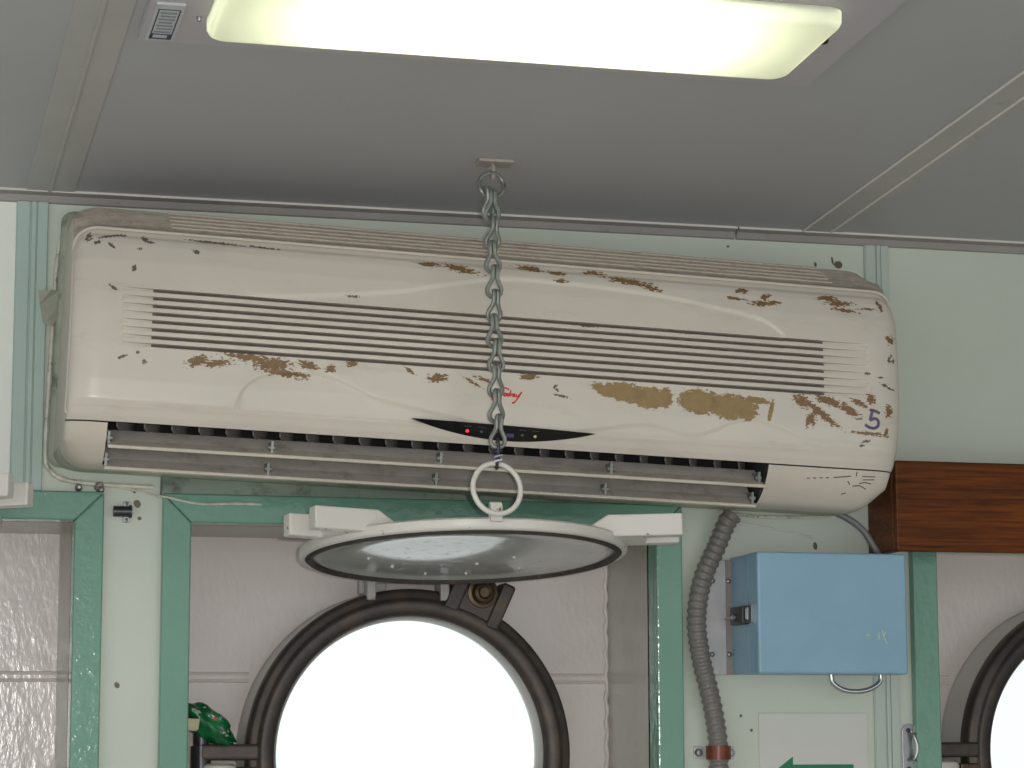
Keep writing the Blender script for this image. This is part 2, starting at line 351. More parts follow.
def tag(o, label=None, cat=None, group=None, kind=None):
    if label: o['label'] = label
    if cat: o['category'] = cat
    if group: o['group'] = group
    if kind: o['kind'] = kind
    return o
def empty(name, loc=(0, 0, 0), rot=(0, 0, 0)):
    o = bpy.data.objects.new(name, None); COL.objects.link(o); o.location = loc; o.rotation_euler = rot; o.empty_display_size = 0.05
    return o
def thing(name, label, cat, loc=(0, 0, 0), rot=(0, 0, 0), group=None):
    return tag(empty(name, loc, rot), label, cat, group)
def struct(name, label=None, loc=(0, 0, 0)):
    return tag(empty(name, loc), label, None, None, 'structure')
def copy_tree(o, parent=None, skip=()):
    c = o.copy(); COL.objects.link(c); c.parent = parent
    for ch in o.children:
        if ch.name.split('.')[0] not in skip: copy_tree(ch, c, skip)
    return c
def smooth_path(pts, per=12):
    """Catmull-Rom through points"""
    P = [Vector(p) for p in pts]; P = [P[0]*2-P[1]] + P + [P[-1]*2-P[-2]]; out = []
    for i in range(1, len(P)-2):
        a, b, c, d = P[i-1:i+3]
        for k in range(per):
            t = k/per
            out.append(0.5*((2*b)+(c-a)*t+(2*a-5*b+4*c-d)*t*t+(3*b-a-3*c+d)*t**3))
    out.append(P[-2]); return out
AX_ROOM = Matrix.Rotation(math.radians(90), 4, 'X')     # local Z of a lathe -> world -Y (into the room)

# ------------------------------------------------------------------ the room
X0, X1, YB, ZF = -2.2, 3.6, -4.6, -1.6
SL = 0.0691                                             # the deckhead rises away from the bulkhead
def zc(y): return 0.659 - SL*y
ceil = struct('ceiling', 'grey panelled ceiling with joint strips')
def ceil_slab(mb, x0, x1, y0, y1, o0, o1, mi=0):
    vs = [(x, y, zc(y)-o) for o in (o0, o1) for y in (y0, y1) for x in (x0, x1)]
    mb.add(vs, [(0, 2, 3, 1), (4, 5, 7, 6), (0, 1, 5, 4), (2, 6, 7, 3), (0, 4, 6, 2), (1, 3, 7, 5)], mi)
LH = (0.322, 0.915, -0.812, -0.644)                      # opening for the recessed lamp
for (a, b) in ((X0, 0.218), (0.218, 1.207), (1.207, X1)):
    mb = MB()
    if a < LH[0] < b:
        for (p, q, r, t) in ((a, LH[0], YB, 0.0), (LH[1], b, YB, 0.0), (LH[0], LH[1], YB, LH[2]), (LH[0], LH[1], LH[3], 0.0)): ceil_slab(mb, p, q, r, t, 0.0, -0.03)
    else: ceil_slab(mb, a, b, YB, 0.0, 0.0, -0.03)
    mb.build('ceiling_panel', 'ceiling', ceil)
mb = MB(); ceil_slab(mb, 0.189, 0.247, YB, -0.004, 0.0016, 0.0); ceil_slab(mb, 0.2150, 0.2190, YB, -0.004, 0.0034, 0.001)
mb.build('joint_strip', 'ceiling_strip', ceil, bevel=0.0006)
mb = MB(); ceil_slab(mb, 1.187, 1.229, YB, -0.004, 0.0012, 0.0); ceil_slab(mb, 1.187, 1.1892, YB, -0.004, 0.0030, 0.001, 1); ceil_slab(mb, 1.2260, 1.2282, YB, -0.004, 0.0030, 0.001, 1)
ceil_slab(mb, 1.2285, 1.246, YB, -0.004, 0.0006, 0.0)
mb.build('joint_strip', ['ceiling_strip', 'cornice_lip'], ceil, bevel=0.0004)

def cornice(n, x0, x1, label):
    mb = MB(); mb.add([(x, y, z) for x in (x0, x1) for y, z in ((0, 0.659), (-0.015, 0.660), (-0.016, 0.6570), (-0.006, 0.6545), (-0.003, 0.6470), (0, 0.6455))],
                      [(0, 1, 2, 3, 4, 5), (11, 10, 9, 8, 7, 6)] + [(i, (i+1) % 6, 6+(i+1) % 6, 6+i) for i in range(6)])
    mb.mi[3] = 1
    tag(mb.build('trim_%d' % n, ['cornice', 'cornice_lip']), label, None, None, 'structure')
cornice(1, X0, 1.0985, 'grey cornice moulding under the ceiling, long left length')
cornice(2, 1.1005, X1, 'grey cornice moulding under the ceiling, right length')

def grid_panel(mb, x0, x1, z0, z1, holes, y0=0.0, y1=0.02):
    xs = sorted({x0, x1} | {min(max(h[i], x0), x1) for h in holes for i in (0, 1)})
    zs = sorted({z0, z1} | {min(max(h[i], z0), z1) for h in holes for i in (2, 3)})
    for i in range(len(xs)-1):
        for j in range(len(zs)-1):
            cx, cz = (xs[i]+xs[i+1])/2, (zs[j]+zs[j+1])/2
            if any(h[0] < cx < h[1] and h[2] < cz < h[3] for h in holes): continue
            mb.box(xs[i], xs[i+1], y0, y1, zs[j], zs[j+1])
NB, NTOP = -0.30, 0.2608
NICHES = [(-0.334, 0.2558), (0.395, 0.9832), (1.3672, 1.962)]
holes = [(a-0.004, b+0.004, NB-0.004, NTOP+0.004) for a, b in NICHES]
wall = struct('wall_back', 'pale green painted bulkhead lining with niches for the portholes')
for (a, b) in ((X0, 0.1995), (0.1995, 1.2965), (1.2965, X1)):
    mb = MB(); grid_panel(mb, a, b, ZF, 0.659, holes); mb.build('wall_panel', 'wall_pale' if a == X0 else 'wall', wall)
def cover_strip(xa, xb, za, zb, m_='strip'):
    mb = MB(); w = xb-xa
    mb.box(xa, xb, -0.004, 0, za, zb); mb.box(xa+0.03*w, xa+0.42*w, -0.006, -0.004, za, zb); mb.box(xa+0.47*w, xa+0.62*w, -0.007, -0.004, za, zb); mb.box(xa+0.66*w, xb-0.02*w, -0.006, -0.004, za, zb)
    mb.build('joint_strip', m_, wall, bevel=0.0008)
cover_strip(0.1790, 0.2172, 0.296, 0.6465)
cover_strip(1.2794, 1.3136, ZF, 0.6465, 'strip_pale')
for (a, b) in NICHES:
    for nm, bx in (('niche_side', (a-0.02, a, 0.02, 0.2, NB, NTOP)), ('niche_side', (b, b+0.02, 0.02, 0.2, NB, NTOP)), ('niche_top', (a-0.02, b+0.02, 0.02, 0.2, NTOP, NTOP+0.02)), ('niche_sill', (a-0.02, b+0.02, 0.02, 0.2, NB-0.02, NB))):
        mb = MB(); mb.box(*bx); mb.build(nm, 'reveal', wall)
def niche_trim(n, a, b, label, w=0.0345):
    r = struct('trim_%d' % n, label)
    zt, zb, lip = NTOP, NB, 0.004
    def board(outer, inner):
        mb = MB(); mb.prism(outer, -0.014, 0.0); mb.prism(inner, -0.001, 0.027)
        mb.build('frame_board', 'green', r, bevel=0.0035, seg=3)
    g = 0.0006
    board([(a-w, zt+w), (a, zt), (b, zt), (b+w, zt+w)], [(a-lip, zt+lip), (a, zt), (b, zt), (b+lip, zt+lip)])
    board([(a-w, zb-w), (b+w, zb-w), (b, zb), (a, zb)], [(a-lip, zb-lip), (b+lip, zb-lip), (b, zb), (a, zb)])
    board([(a-w, zb-w+g), (a, zb+g), (a, zt-g), (a-w, zt+w-g)], [(a-lip, zb-lip), (a, zb), (a, zt), (a-lip, zt+lip)])
    board([(b+w, zb-w+g), (b+w, zt+w-g), (b, zt-g), (b, zb+g)], [(b+lip, zb-lip), (b+lip, zt+lip), (b, zt), (b, zb)])
niche_trim(3, *NICHES[0], 'green mitred frame around the leftmost porthole niche')
niche_trim(4, *NICHES[1], 'green mitred frame around the middle porthole niche')
niche_trim(5, *NICHES[2], 'green mitred frame around the right porthole niche')

# hull plating behind the niches, with round openings
PZ = -0.018
PORTS = [-0.055, 0.696, 1.673]
hull = struct('wall_hull', 'glossy greyish white hull plating at the back of the niches')
def plate_with_hole(x0, x1, z0, z1, cx, cz, r, y, y2):
    mb = MB(); angs = [2*PI*i/72 for i in range(72)]
    for X in (x0, x1):
        for Z in (z0, z1): angs.append(math.atan2(Z-cz, X-cx) % (2*PI))
    angs = sorted(set(angs)); vs = []; n = len(angs)
    for yy in (y, y2):
        for a in angs: vs.append((cx+r*math.cos(a), yy, cz+r*math.sin(a)))
        for a in angs:
            c, s_ = math.cos(a), math.sin(a)
            t = min([(X-cx)/c for X in (x0, x1) if abs(c) > 1e-9 and (X-cx)/c > 0] + [(Z-cz)/s_ for Z in (z0, z1) if abs(s_) > 1e-9 and (Z-cz)/s_ > 0])
            vs.append((cx+c*t, yy, cz+s_*t))
    fs = []
    for i in range(n):
        j = (i+1) % n
        fs += [(i, j, n+j, n+i), (2*n+i, 3*n+i, 3*n+j, 2*n+j), (i, 2*n+i, 2*n+j, j), (n+i, n+j, 3*n+j, 3*n+i)]
    mb.add(vs, fs); return mb
bounds = [-0.9, 0.327, 1.18, 2.1]
for i, cx in enumerate(PORTS):
    plate_with_hole(bounds[i], bounds[i+1], -0.6, 0.6, cx, PZ, 0.206, 0.2, 0.215).build('hull_plate', 'hull', hull)
for (a, b), cx in zip(NICHES, PORTS):
    for (u, v) in ((a, cx-0.196), (cx+0.196, b)):
        mb = MB()
        for dz in (0.0, 0.0085):
            mb.tube([(u + (v-u)*t/24, 0.2, 0.0765 + dz + 0.0003*math.sin(t*1.7+dz*300)) for t in range(25)], 0.0026, 8)
        mb.add([(u, 0.1985, 0.0765), (v, 0.1985, 0.0765), (v, 0.1985, 0.085), (u, 0.1985, 0.085)], [(0, 1, 2, 3)])
        mb.build('weld_seam', 'hull', hull, smooth=True)

mb = MB(); mb.tube([(NICHES[1][1]-0.002+0.0012*math.sin(t*1.3), 0.199, NB+(NTOP-NB)*t/90) for t in range(91)], [0.0030+0.0009*math.sin(t*2.1) for t in range(91)], 8); mb.build('weld_seam', 'hull', hull, smooth=True)
# floor and side walls of the cabin
mb = MB(); mb.box(X0, X1, YB, 0.0, ZF-0.03, ZF); tag(mb.build('floor', 'floor'), 'beige deck covering', None, None, 'structure')
mb = MB(); mb.box(X0-0.03, X0, -1.3, 0.0, ZF, 0.75); tag(mb.build('wall_left', 'sidewall'), 'pale cabin side wall on the left, unseen and cut short for daylight', None, None, 'structure')  # unseen wall, cut short so daylight comes in from behind left
mb = MB(); mb.box(X1, X1+0.03, YB, 0.0, ZF, 1.0); tag(mb.build('wall_right', 'sidewall'), 'pale cabin side wall on the right', None, None, 'structure')

# ------------------------------------------------------------------ portholes
def make_window():
    w = struct('window_1', 'round porthole with a dark bronze frame in the middle niche', (PORTS[1], 0.2, PZ))
    A = AX_ROOM
    mb = MB(); mb.lathe([(0.201, -0.03), (0.2065, -0.03), (0.2065, -0.0), (0.2105, 0.0), (0.212, 0.004), (0.2100, 0.012), (0.2095, 0.05), (0.207, 0.062), (0.201, 0.062)], 72, A, closed=True)
    mb.build('sleeve', 'white_paint', w, smooth=True)
    mb = MB(); mb.lathe([(0.176, 0.060), (0.209, 0.060), (0.2106, 0.064), (0.2106, 0.081), (0.2090, 0.0852), (0.205, 0.0870), (0.200, 0.0878), (0.1975, 0.0890), (0.1955, 0.0920), (0.192, 0.0932), (0.182, 0.0925), (0.1775, 0.0885), (0.1755, 0.081)], 96, A, closed=True)
    mb.build('bezel', 'bronze', w, smooth=True, angle=50)
    mb = MB(); mb.lathe([(0.171, 0.050), (0.178, 0.050), (0.178, 0.078), (0.1745, 0.081), (0.1725, 0.078), (0.172, 0.064), (0.171, 0.062)], 96, A, closed=True)
    mb.build('glass_ring', 'bright_ring', w, smooth=True)
    mb = MB(); mb.lathe([(0.0, 0.052), (0.173, 0.052), (0.173, 0.059), (0.0, 0.059)], 64, A); mb.build('glass', 'glass', w)
    # forked lug with eye bolt, upper right
    ang = math.radians(65.5); rad = Vector((math.cos(ang), 0, math.sin(ang))); tan = Vector((math.sin(ang), 0, -math.cos(ang)))
    F = Matrix(((tan.x, 0, rad.x, 0), (0, 1, 0, 0), (tan.z, 0, rad.z, 0), (0, 0, 0, 1)))
    lug = MB()
    lug.box(0.018, 0.036, -0.0955, -0.060, 0.188, 0.2505, mat=F); lug.box(-0.042, -0.022, -0.0945, -0.058, 0.188, 0.248, mat=F); lug.box(-0.035, 0.028, -0.0915, -0.056, 0.185, 0.236, mat=F)
    lug.build('lug', 'bronze', w, bevel=0.004, seg=3)
    bp = rad*0.2255 + tan*(-0.002)
    mb = MB(); T = Matrix.Translation(bp) @ A
    mb.lathe([(0.0, 0.066), (0.022, 0.066), (0.022, 0.088), (0.0195, 0.093), (0.0155, 0.094), (0.014, 0.090), (0.014, 0.098), (0.0125, 0.103), (0.009, 0.105), (0.006, 0.102), (0.0, 0.102)], 28, T)
    mb.build('eye_bolt', 'brass', w, smooth=True)
    # hinge bracket at the top
    hb = MB(); hb.box(-0.060, -0.048, -0.092, -0.06, 0.195, 0.226); hb.box(0.036, 0.048, -0.092, -0.06, 0.195, 0.226)
    hb.cyl((-0.062, -0.088, 0.222), (0.062, -0.088, 0.222), 0.0055, 14)
    hb.box(-0.066, -0.03, -0.070, -0.06, 0.203, 0.2285); hb.build('hinge_bracket', 'hinge', w, bevel=0.002)
    # dog on the left
    d = MB(); d.box(-0.270, -0.195, -0.094, -0.066, -0.006, 0.014); d.build('dog_lug', 'bronze', w, bevel=0.004, seg=3)
    d = MB(); d.cyl((-0.267, -0.081, 0.010), (-0.267, -0.081, 0.030), 0.0095, 18); d.cyl((-0.267, -0.081, -0.05), (-0.267, -0.081, 0.012), 0.0125, 18)
    d.build('swing_bolt', 'darksteel', w, smooth=True)
    d = MB(); T = Matrix.Translation((-0.246, -0.081, 0))
    d.lathe([(0.0, -0.010), (0.018, -0.010), (0.0225, -0.013), (0.0235, -0.018), (0.0235, -0.046), (0.020, -0.052), (0.0, -0.052)], 28, T)
    d.build('dog_nut', 'white_nut', w, smooth=True)
    d = MB(); d.cyl((-0.229, -0.083, -0.026), (-0.206, -0.083, -0.026), 0.0085, 16); d.box(-0.222, -0.19, -0.09, -0.062, -0.06, -0.014); d.build('dog_pivot', 'brass', w, bevel=0.002)
    return w
win = make_window()
w2 = copy_tree(win, None, skip=('hinge_bracket',)); w2.name = 'window_2'; w2.location = (PORTS[2], 0.2, PZ); w2['label'] = 'round porthole with dark bronze frame at the right edge'
w3 = copy_tree(win); w3.name = 'window_3'; w3.location = (PORTS[0], 0.2, PZ); w3['label'] = 'round porthole in the leftmost niche'

# ------------------------------------------------------------------ air conditioner (X = along, -Y = out of the wall, Z = up)
ac = thing('air_conditioner', 'worn cream wall air conditioner with chipped paint hanging above the middle porthole', 'air conditioner', (0.735, 0, 0.45), (0, math.radians(1.95), 0))
AL, AR, RC = -0.503, 0.509, 0.034
BC, HH = 0.004, 0.167
def inset(a):
    d = min(a-AL, AR-a); d = max(d, 0.0)
    return 0.0 if d >= RC else RC - math.sqrt(max(RC*RC-(RC-d)**2, 0))
def acp(a, d, b):
    i = inset(a); a_in = a
    t0, t1 = BC+HH-RC, BC-HH+RC
    if b < -0.02 and a > 0.36: a -= ((-0.02-b)/0.14)**2*0.013*min(1.0, (a-0.36)/0.12)**2
    e = max(min(a_in-AL, AR-a_in), 0.0); rf = 0.026
    drop = 0.0 if e >= rf else rf - math.sqrt(max(rf*rf-(rf-e)**2, 0))
    w = min(max((b-0.075)/0.044, 0), 1) if b <= 0.119 else max(0.0, 1-(b-0.119)/0.014)
    if b > t0: b = t0 + (b-t0)*(RC-i)/RC
    b -= drop*0.9*w
    if False: pass
    elif b < t1: b = t1 + (b-t1)*(RC-i)/RC
    return (a, -(d - i*0.42*(d/0.2)), b)
end_st = [RC*(1-math.cos(t*PI/2/12)) for t in range(13)]
def stations(extra=(), n=60):
    s = {round(AL+e, 5) for e in end_st} | {round(AR-e, 5) for e in end_st} | set(extra)
    s |= {round(AL+RC+(AR-AL-2*RC)*i/n, 5) for i in range(n+1)}
    s = sorted(s); out = [s[0]]
    for x in s[1:]:
        if x-out[-1] > 2e-4: out.append(x)
        elif x in extra: out[-1] = x
    return out
OL, OR_ = -0.456, 0.340
prof_f = [(-0.107, 0.190), (-0.100, 0.1945), (-0.09, 0.1985), (-0.06, 0.2005), (-0.02, 0.2), (0.02, 0.1965), (0.05, 0.192), (0.08, 0.1845), (0.1, 0.177), (0.108, 0.1725), (0.112, 0.167), (0.119, 0.162)]
def dfront(b):
    for (b0, d0), (b1, d1) in zip(prof_f, prof_f[1:]):
        if b <= b1: return d0+(d1-d0)*(b-b0)/(b1-b0)
    return prof_f[-1][1]
def interp(tab, x):
    if x <= tab[0][0] or x >= tab[-1][0]: return None
    for (a, b), (c, d) in zip(tab, tab[1:]):
        if x <= c:
            t = (x-a)/(c-a); return b+(d-b)*t
upw = [tuple(p)[:2] for p in smooth_path([(-0.32, 0.049, 0), (-0.26, 0.051, 0), (-0.1962, 0.058, 0), (-0.1252, 0.0682, 0), (-0.0774, 0.0791, 0), (-0.0047, 0.0936, 0), (0.0693, 0.0955, 0), (0.1445, 0.093, 0), (0.2207, 0.087, 0), (0.2914, 0.0760, 0), (0.3304, 0.0680, 0), (0.3567, 0.050, 0)], 6)]
low = [tuple(p)[:2] for p in smooth_path([(-0.316, -0.084, 0), (-0.304, -0.0606, 0), (-0.2851, -0.0466, 0), (-0.25, -0.041, 0), (-0.2178, -0.0396, 0), (-0.1881, -0.0469, 0), (-0.1581, -0.0601, 0), (-0.1222, -0.0682, 0), (-0.0743, -0.0753, 0), (-0.02, -0.084, 0)], 6)]
lor = [tuple(p)[:2] for p in smooth_path([(0.09, -0.0850, 0), (0.1333, -0.0788, 0), (0.1806, -0.0722, 0), (0.2336, -0.0809, 0), (0.2651, -0.0728, 0), (0.2903, -0.0615, 0), (0.32, -0.058, 0), (0.36, -0.07, 0), (0.40, -0.086, 0)], 6)]
def step(x, w): 
    t = min(max(x/w*0.5+0.5, 0), 1); return t*t*(3-2*t)
GR0, GR1 = -0.447, 0.463
NG, GP, GW = 8, 0.0092, 0.0036
GB = [0.0455 - k*GP for k in range(NG)]            # groove centres
rows = set()
for k in GB:
    for e in (-GW/2-0.0004, -GW/2, 0, GW/2, GW/2+0.0004): rows.add(round(k+e, 5))
b = -0.107
while b < 0.119:
    if b > 0.0485 or b < -0.0222: rows.add(round(b, 5))
    b += 0.0014
rows |= {0.119, -0.107}
rows |= {-0.0835, -0.0845, -0.0855, -0.0885, -0.0895}
rows = sorted(rows); rr = [rows[0]]
for x in rows[1:]:
    if x-rr[-1] > 3e-4: rr.append(x)
rows = rr
cols = stations((GR0, GR1), 420)
mb = MB(); R = len(rows)
def panel_d(a, b):
    d = dfront(b)
    # ledge above the lip
    d -= 0.0030*(1-step(b+0.087, 0.006))
    u = interp(upw, a)
    if u is not None and b < 0.105 and b > 0.0:
        d -= 0.0024*(1-step(b-u, 0.0034))*min(1, (a+0.32)/0.06, (0.357-a)/0.004)*(step(b-0.03, 0.03))
    for tab, am in ((low, -0.0026), (lor, -0.0020)):
        u = interp(tab, a)
        if u is not None and b < 0: d += am*(1-step(b-u, 0.0036))*step(b+0.0865, 0.002)*min(1, (a-tab[0][0])/0.01, (tab[-1][0]-a)/0.03)
    return d
for a in cols:
    for b in rows:
        d = panel_d(a, b)
        for k in GB:
            if abs(b-k) <= GW/2+1e-6 and GR0 <= a <= GR1:
                t = min(1.0, (a-GR0)/0.05, (GR1-a)/0.07); d -= 0.0005+0.0075*max(t, 0)**0.8
        mb.v.append(acp(a, d, b))
for i in range(len(cols)-1):
    for j in range(R-1):
        bm_ = (rows[j]+rows[j+1])/2; am_ = (cols[i]+cols[i+1])/2
        deep = any(abs(bm_-k) < GW/2 for k in GB) and GR0+0.035 < am_ < GR1-0.055
        mb.f.append([i*R+j, (i+1)*R+j, (i+1)*R+j+1, i*R+j+1]); mb.mi.append(1 if deep else 0)
# return edge of the panel behind the lip
o = len(mb.v)
for a in cols:
    mb.v.append(acp(a, dfront(-0.107)-0.0045, -0.107)); mb.v.append(acp(a, 0.165, -0.1045))
for i in range(len(cols)-1):
    mb.f.append([o+2*i, o+2*i+1, o+2*i+3, o+2*i+2]); mb.mi.append(0)
fp = mb.build('front_panel', ['cream', 'filter'], ac, smooth=True, angle=48)
for nm, spots in (('flaked_tan', CHIP_TAN), ('flaked_brown', CHIP_BROWN), ('scuffs', CHIP_BLACK)):
    at = fp.data.attributes.new(nm, 'FLOAT', 'POINT')
    at.data.foreach_set('value', [wear_field(spots, v.co.x, v.co.z) for v in fp.data.vertices])

# chassis: top with fine ribs, ends, underside with the outlet opening
cst = stations((OL, OR_), 24)
top = [(0.162, 0.119), (0.1635, 0.1215), (0.160, 0.1235), (0.152, 0.1245)]
for k in range(5):
    d = 0.148-k*0.0135; z = 0.1275+k*0.0071
    top += [(d, z), (d-0.004, z+0.0035), (d-0.0115, z+0.0035)]
top += [(0.07, 0.1625), (0.04, 0.168), (0.0, 0.168)]
bot = [(0.1855, -0.1085), (0.178, -0.124), (0.165, -0.139), (0.145, -0.152), (0.118, -0.1555), (0.09, -0.1555), (0.05, -0.151), (0.02, -0.148), (0.0, -0.146)]
bot = [tuple(p)[:2] for p in smooth_path([(d, b, 0) for d, b in bot], 4)]
def sweep(mb, prof, sts, skip=None, mi=0):
    o = len(mb.v); n = len(prof)
    for a in sts:
        for d, b in prof: mb.v.append(acp(a, d, b))
    for i in range(len(sts)-1):
        for j in range(n-1):
            if skip and skip((sts[i]+sts[i+1])/2, j): continue
            mb.f.append([o+i*n+j, o+(i+1)*n+j, o+(i+1)*n+j+1, o+i*n+j+1]); mb.mi.append(mi)
mb = MB(); sweep(mb, top, cst); mb.build('top_grille', 'dusty', ac, smooth=True, angle=30)
for k in range(5):
    d = 0.1445-k*0.0135; z = 0.1305+k*0.0071
    mb = MB(); mb.tube([acp(a, d, z) for a in stations((), 24) if -0.415+k*0.004 < a < 0.462-k*0.004], 0.0017, 6); mb.build('rib', 'rib', ac, smooth=True)
mb = MB(); rim = [acp(a, 0.1650, 0.1195) for a in reversed(cst) if a < AR-0.0005]
rim += [acp(AL, 0.163+0.03*min(1, (0.119-b)/0.1), b) for b in (0.112, 0.10, 0.08, 0.05, 0.0, -0.05, -0.10)]
mb.tube(smooth_path(rim, 2), 0.0019, 8); mb.build('rim_bead', 'cream_plain', ac, smooth=True)
mb = MB(); mi0 = None; sweep(mb, bot, cst, lambda a, j: OL < a < OR_ and (bot[j][0]+bot[j+1][0])/2 > 0.145)
for a in (AL, AR):
    pr = bot + list(reversed(top)) + [(d, b) for b, d in reversed(prof_f)]
    mb.add([acp(a, d, b) for d, b in pr], [list(range(len(pr)))])
for q, f in enumerate(mb.f):
    if len(f) == 4 and all(mb.v[i][1] > -0.121 and mb.v[i][2] < -0.12 for i in f): mb.mi[q] = 1
mb.build('casing', ['cream_plain', 'mould'], ac, smooth=True, angle=35)
mb = MB(); mb.box(AL-0.006, AR+0.004, -0.03, 0, -0.144, 0.168); mb.build('back_plate', 'mould', ac, bevel=0.022, seg=5)
mb = MB(); mb.box(-0.372, 0.272, -0.010, 0, -0.1720, -0.143); mb.build('shaded_wall_band', 'shade_mould', ac, bevel=0.004, seg=3)  # added strip carrying the shade and mouldy streaks of the wall below the unit
# outlet cavity
cav = [(0.1855, -0.1075), (0.165, -0.098), (0.13, -0.086), (0.10, -0.088), (0.075, -0.105), (0.07, -0.13), (0.09, -0.148), (0.145, -0.1515)]
mb = MB(); n = len(cav)
for a in (OL, OR_):
    mb.v += [(a, -d, b) for d, b in cav]
mb.f += [[j, n+j, n+j+1, j+1] for j in range(n-1)] + [list(range(n)), list(range(2*n-1, n-1, -1))]; mb.mi += [0]*(n+1)
mb.build('outlet_duct', 'dark', ac)
# vanes
def u_of(d): return (0.150-d)/0.055
base = None
for k in range(25):
    a = OL+0.022+k*0.0315
    if a > OR_-0.01: break
    if base is None:
        mb = MB(); pts = []
        for t in range(9):
            u = t/8; pts.append((0.024*math.sin(u*PI*0.5)-0.008, 0.150-0.055*u, -0.099 + 0.006*u))
        vs = []
        for (dx, d, zt) in pts:
            for x in (dx-0.0009, dx+0.0009):
                vs += [(x, -d, zt), (x, -d, zt-0.009-0.024*math.sin(u_of(d)*PI*0.5))]
        fs = []
        for i in range(8):
            q = 4*i
            fs += [(q, q+1, q+5, q+4), (q+2, q+6, q+7, q+3), (q, q+4, q+6, q+2), (q+1, q+3, q+7, q+5)]
        fs += [(0, 2, 3, 1), (32, 33, 35, 34)]
        mb.add(vs, fs); base = mb.build('vane', 'vane', ac); base.location.x = a
    else:
        c = base.copy(); COL.objects.link(c); c.parent = ac; c.location.x = a
# louvre blades
def blade(df, bf, db, bb, a0, a1):
    mb = MB(); nrm = Vector((0, bf-bb, df-db)).normalized()
    f0 = Vector((0, -df, bf)); k0 = Vector((0, -db, bb)); mid = (f0+k0)/2 + Vector((0, 0.0, -0.0025))
    t = Vector((0, 0.0012, 0.0016)); sect = [f0+t, mid+t, k0+t, k0-t, mid-t, f0-t]
    vs = [p+Vector((a, 0, 0)) for a in (a0, a1) for p in sect]
    mb.add(vs, [(0, 1, 2, 3, 4, 5), (11, 10, 9, 8, 7, 6)] + [(i, (i+1) % 6, 6+(i+1) % 6, 6+i) for i in range(6)])
    o = mb.build('louvre_blade', 'blade', ac)
    e = MB(); e.tube([(a0, -df-0.0005, bf), (a1, -df-0.0005, bf)], 0.0022, 8); e.build('blade_edge', 'cream_plain', o, smooth=True)
blade(0.180, -0.1345, 0.142, -0.1125, OL+0.002, OR_-0.002)
blade(0.152, -0.1560, 0.118, -0.1285, OL+0.002, OR_-0.004)
for a in (-0.4525, -0.265, -0.0643, 0.145, 0.333):
    mb = MB()
    mb.box(a-0.0015, a+0.0015, -0.172, -0.145, -0.131, -0.1165); mb.box(a-0.0015, a+0.0015, -0.150, -0.125, -0.154, -0.139)
    mb.cyl((a-0.004, -0.167, -0.1235), (a+0.004, -0.167, -0.1235), 0.0032, 10); mb.cyl((a-0.004, -0.147, -0.146), (a+0.004, -0.147, -0.146), 0.0028, 10)
    mb.build('louvre_clip', 'galv', ac)
# display
eye_n = 28; mb = MB(); vs = []
for i in range(eye_n+1):
    u = i/eye_n; a = -0.108+0.224*u; zt = -0.0828-0.004*u + 0.0006*math.sin(u*PI); zb_ = zt - 0.0172*math.sin(u*PI)**0.85
    for z, e in ((zt, 0.0012), (zb_, 0.0012), (zt, -0.004), (zb_, -0.004)):
        vs.append((a, -(dfront(z) + 0.0005*0 + (-0.0045*(1-step(z+0.087, 0.003))) + e + (0.0018 if e > 0 else 0)), z))
fs = []
for i in range(eye_n):
    q = 4*i
    fs += [(q, q+1, q+5, q+4), (q, q+4, q+6, q+2), (q+1, q+3, q+7, q+5)]
mb.add(vs, fs); disp = mb.build('display_panel', 'black_gloss', ac)
def dd(z): return -(dfront(z)-0.0045*(1-step(z+0.087, 0.003))+0.0035)
for a, z, m_, nm in ((-0.0399, -0.0925, 'led_red', 'indicator_lamp'), (-0.0231, -0.0922, 'led_off', 'indicator_lamp'), (-0.004, -0.0918, 'brass', 'indicator_lamp'), (0.0267, -0.0935, 'led_off', 'indicator_lamp'), (0.0426, -0.0940, 'led_amber', 'indicator_lamp')):
    mb = MB(); mb.lathe([(0.0023, -0.004), (0.0023, 0.0), (0.0014, 0.0011), (0.0, 0.0013)], 12, Matrix.Translation((a, dd(z), z)) @ AX_ROOM); mb.build(nm, m_, disp, smooth=True)
mb = MB(); mb.box(0.0075, 0.0165, dd(-0.0925)-0.0004, dd(-0.0925)+0.003, -0.0975, -0.0885); mb.build('receiver_window', 'violet', disp)
mb = MB()
for a in (-0.0399, -0.0231, 0.0267, 0.0426):
    for k in range(4): mb.box(a-0.004+k*0.0022, a-0.0026+k*0.0022, dd(-0.0875)-0.0004, dd(-0.0875)+0.002, -0.0882-0.0006*(a > 0), -0.0869-0.0006*(a > 0))
tag(mb.build('display_lettering', 'print_grey', disp), kind='stuff')
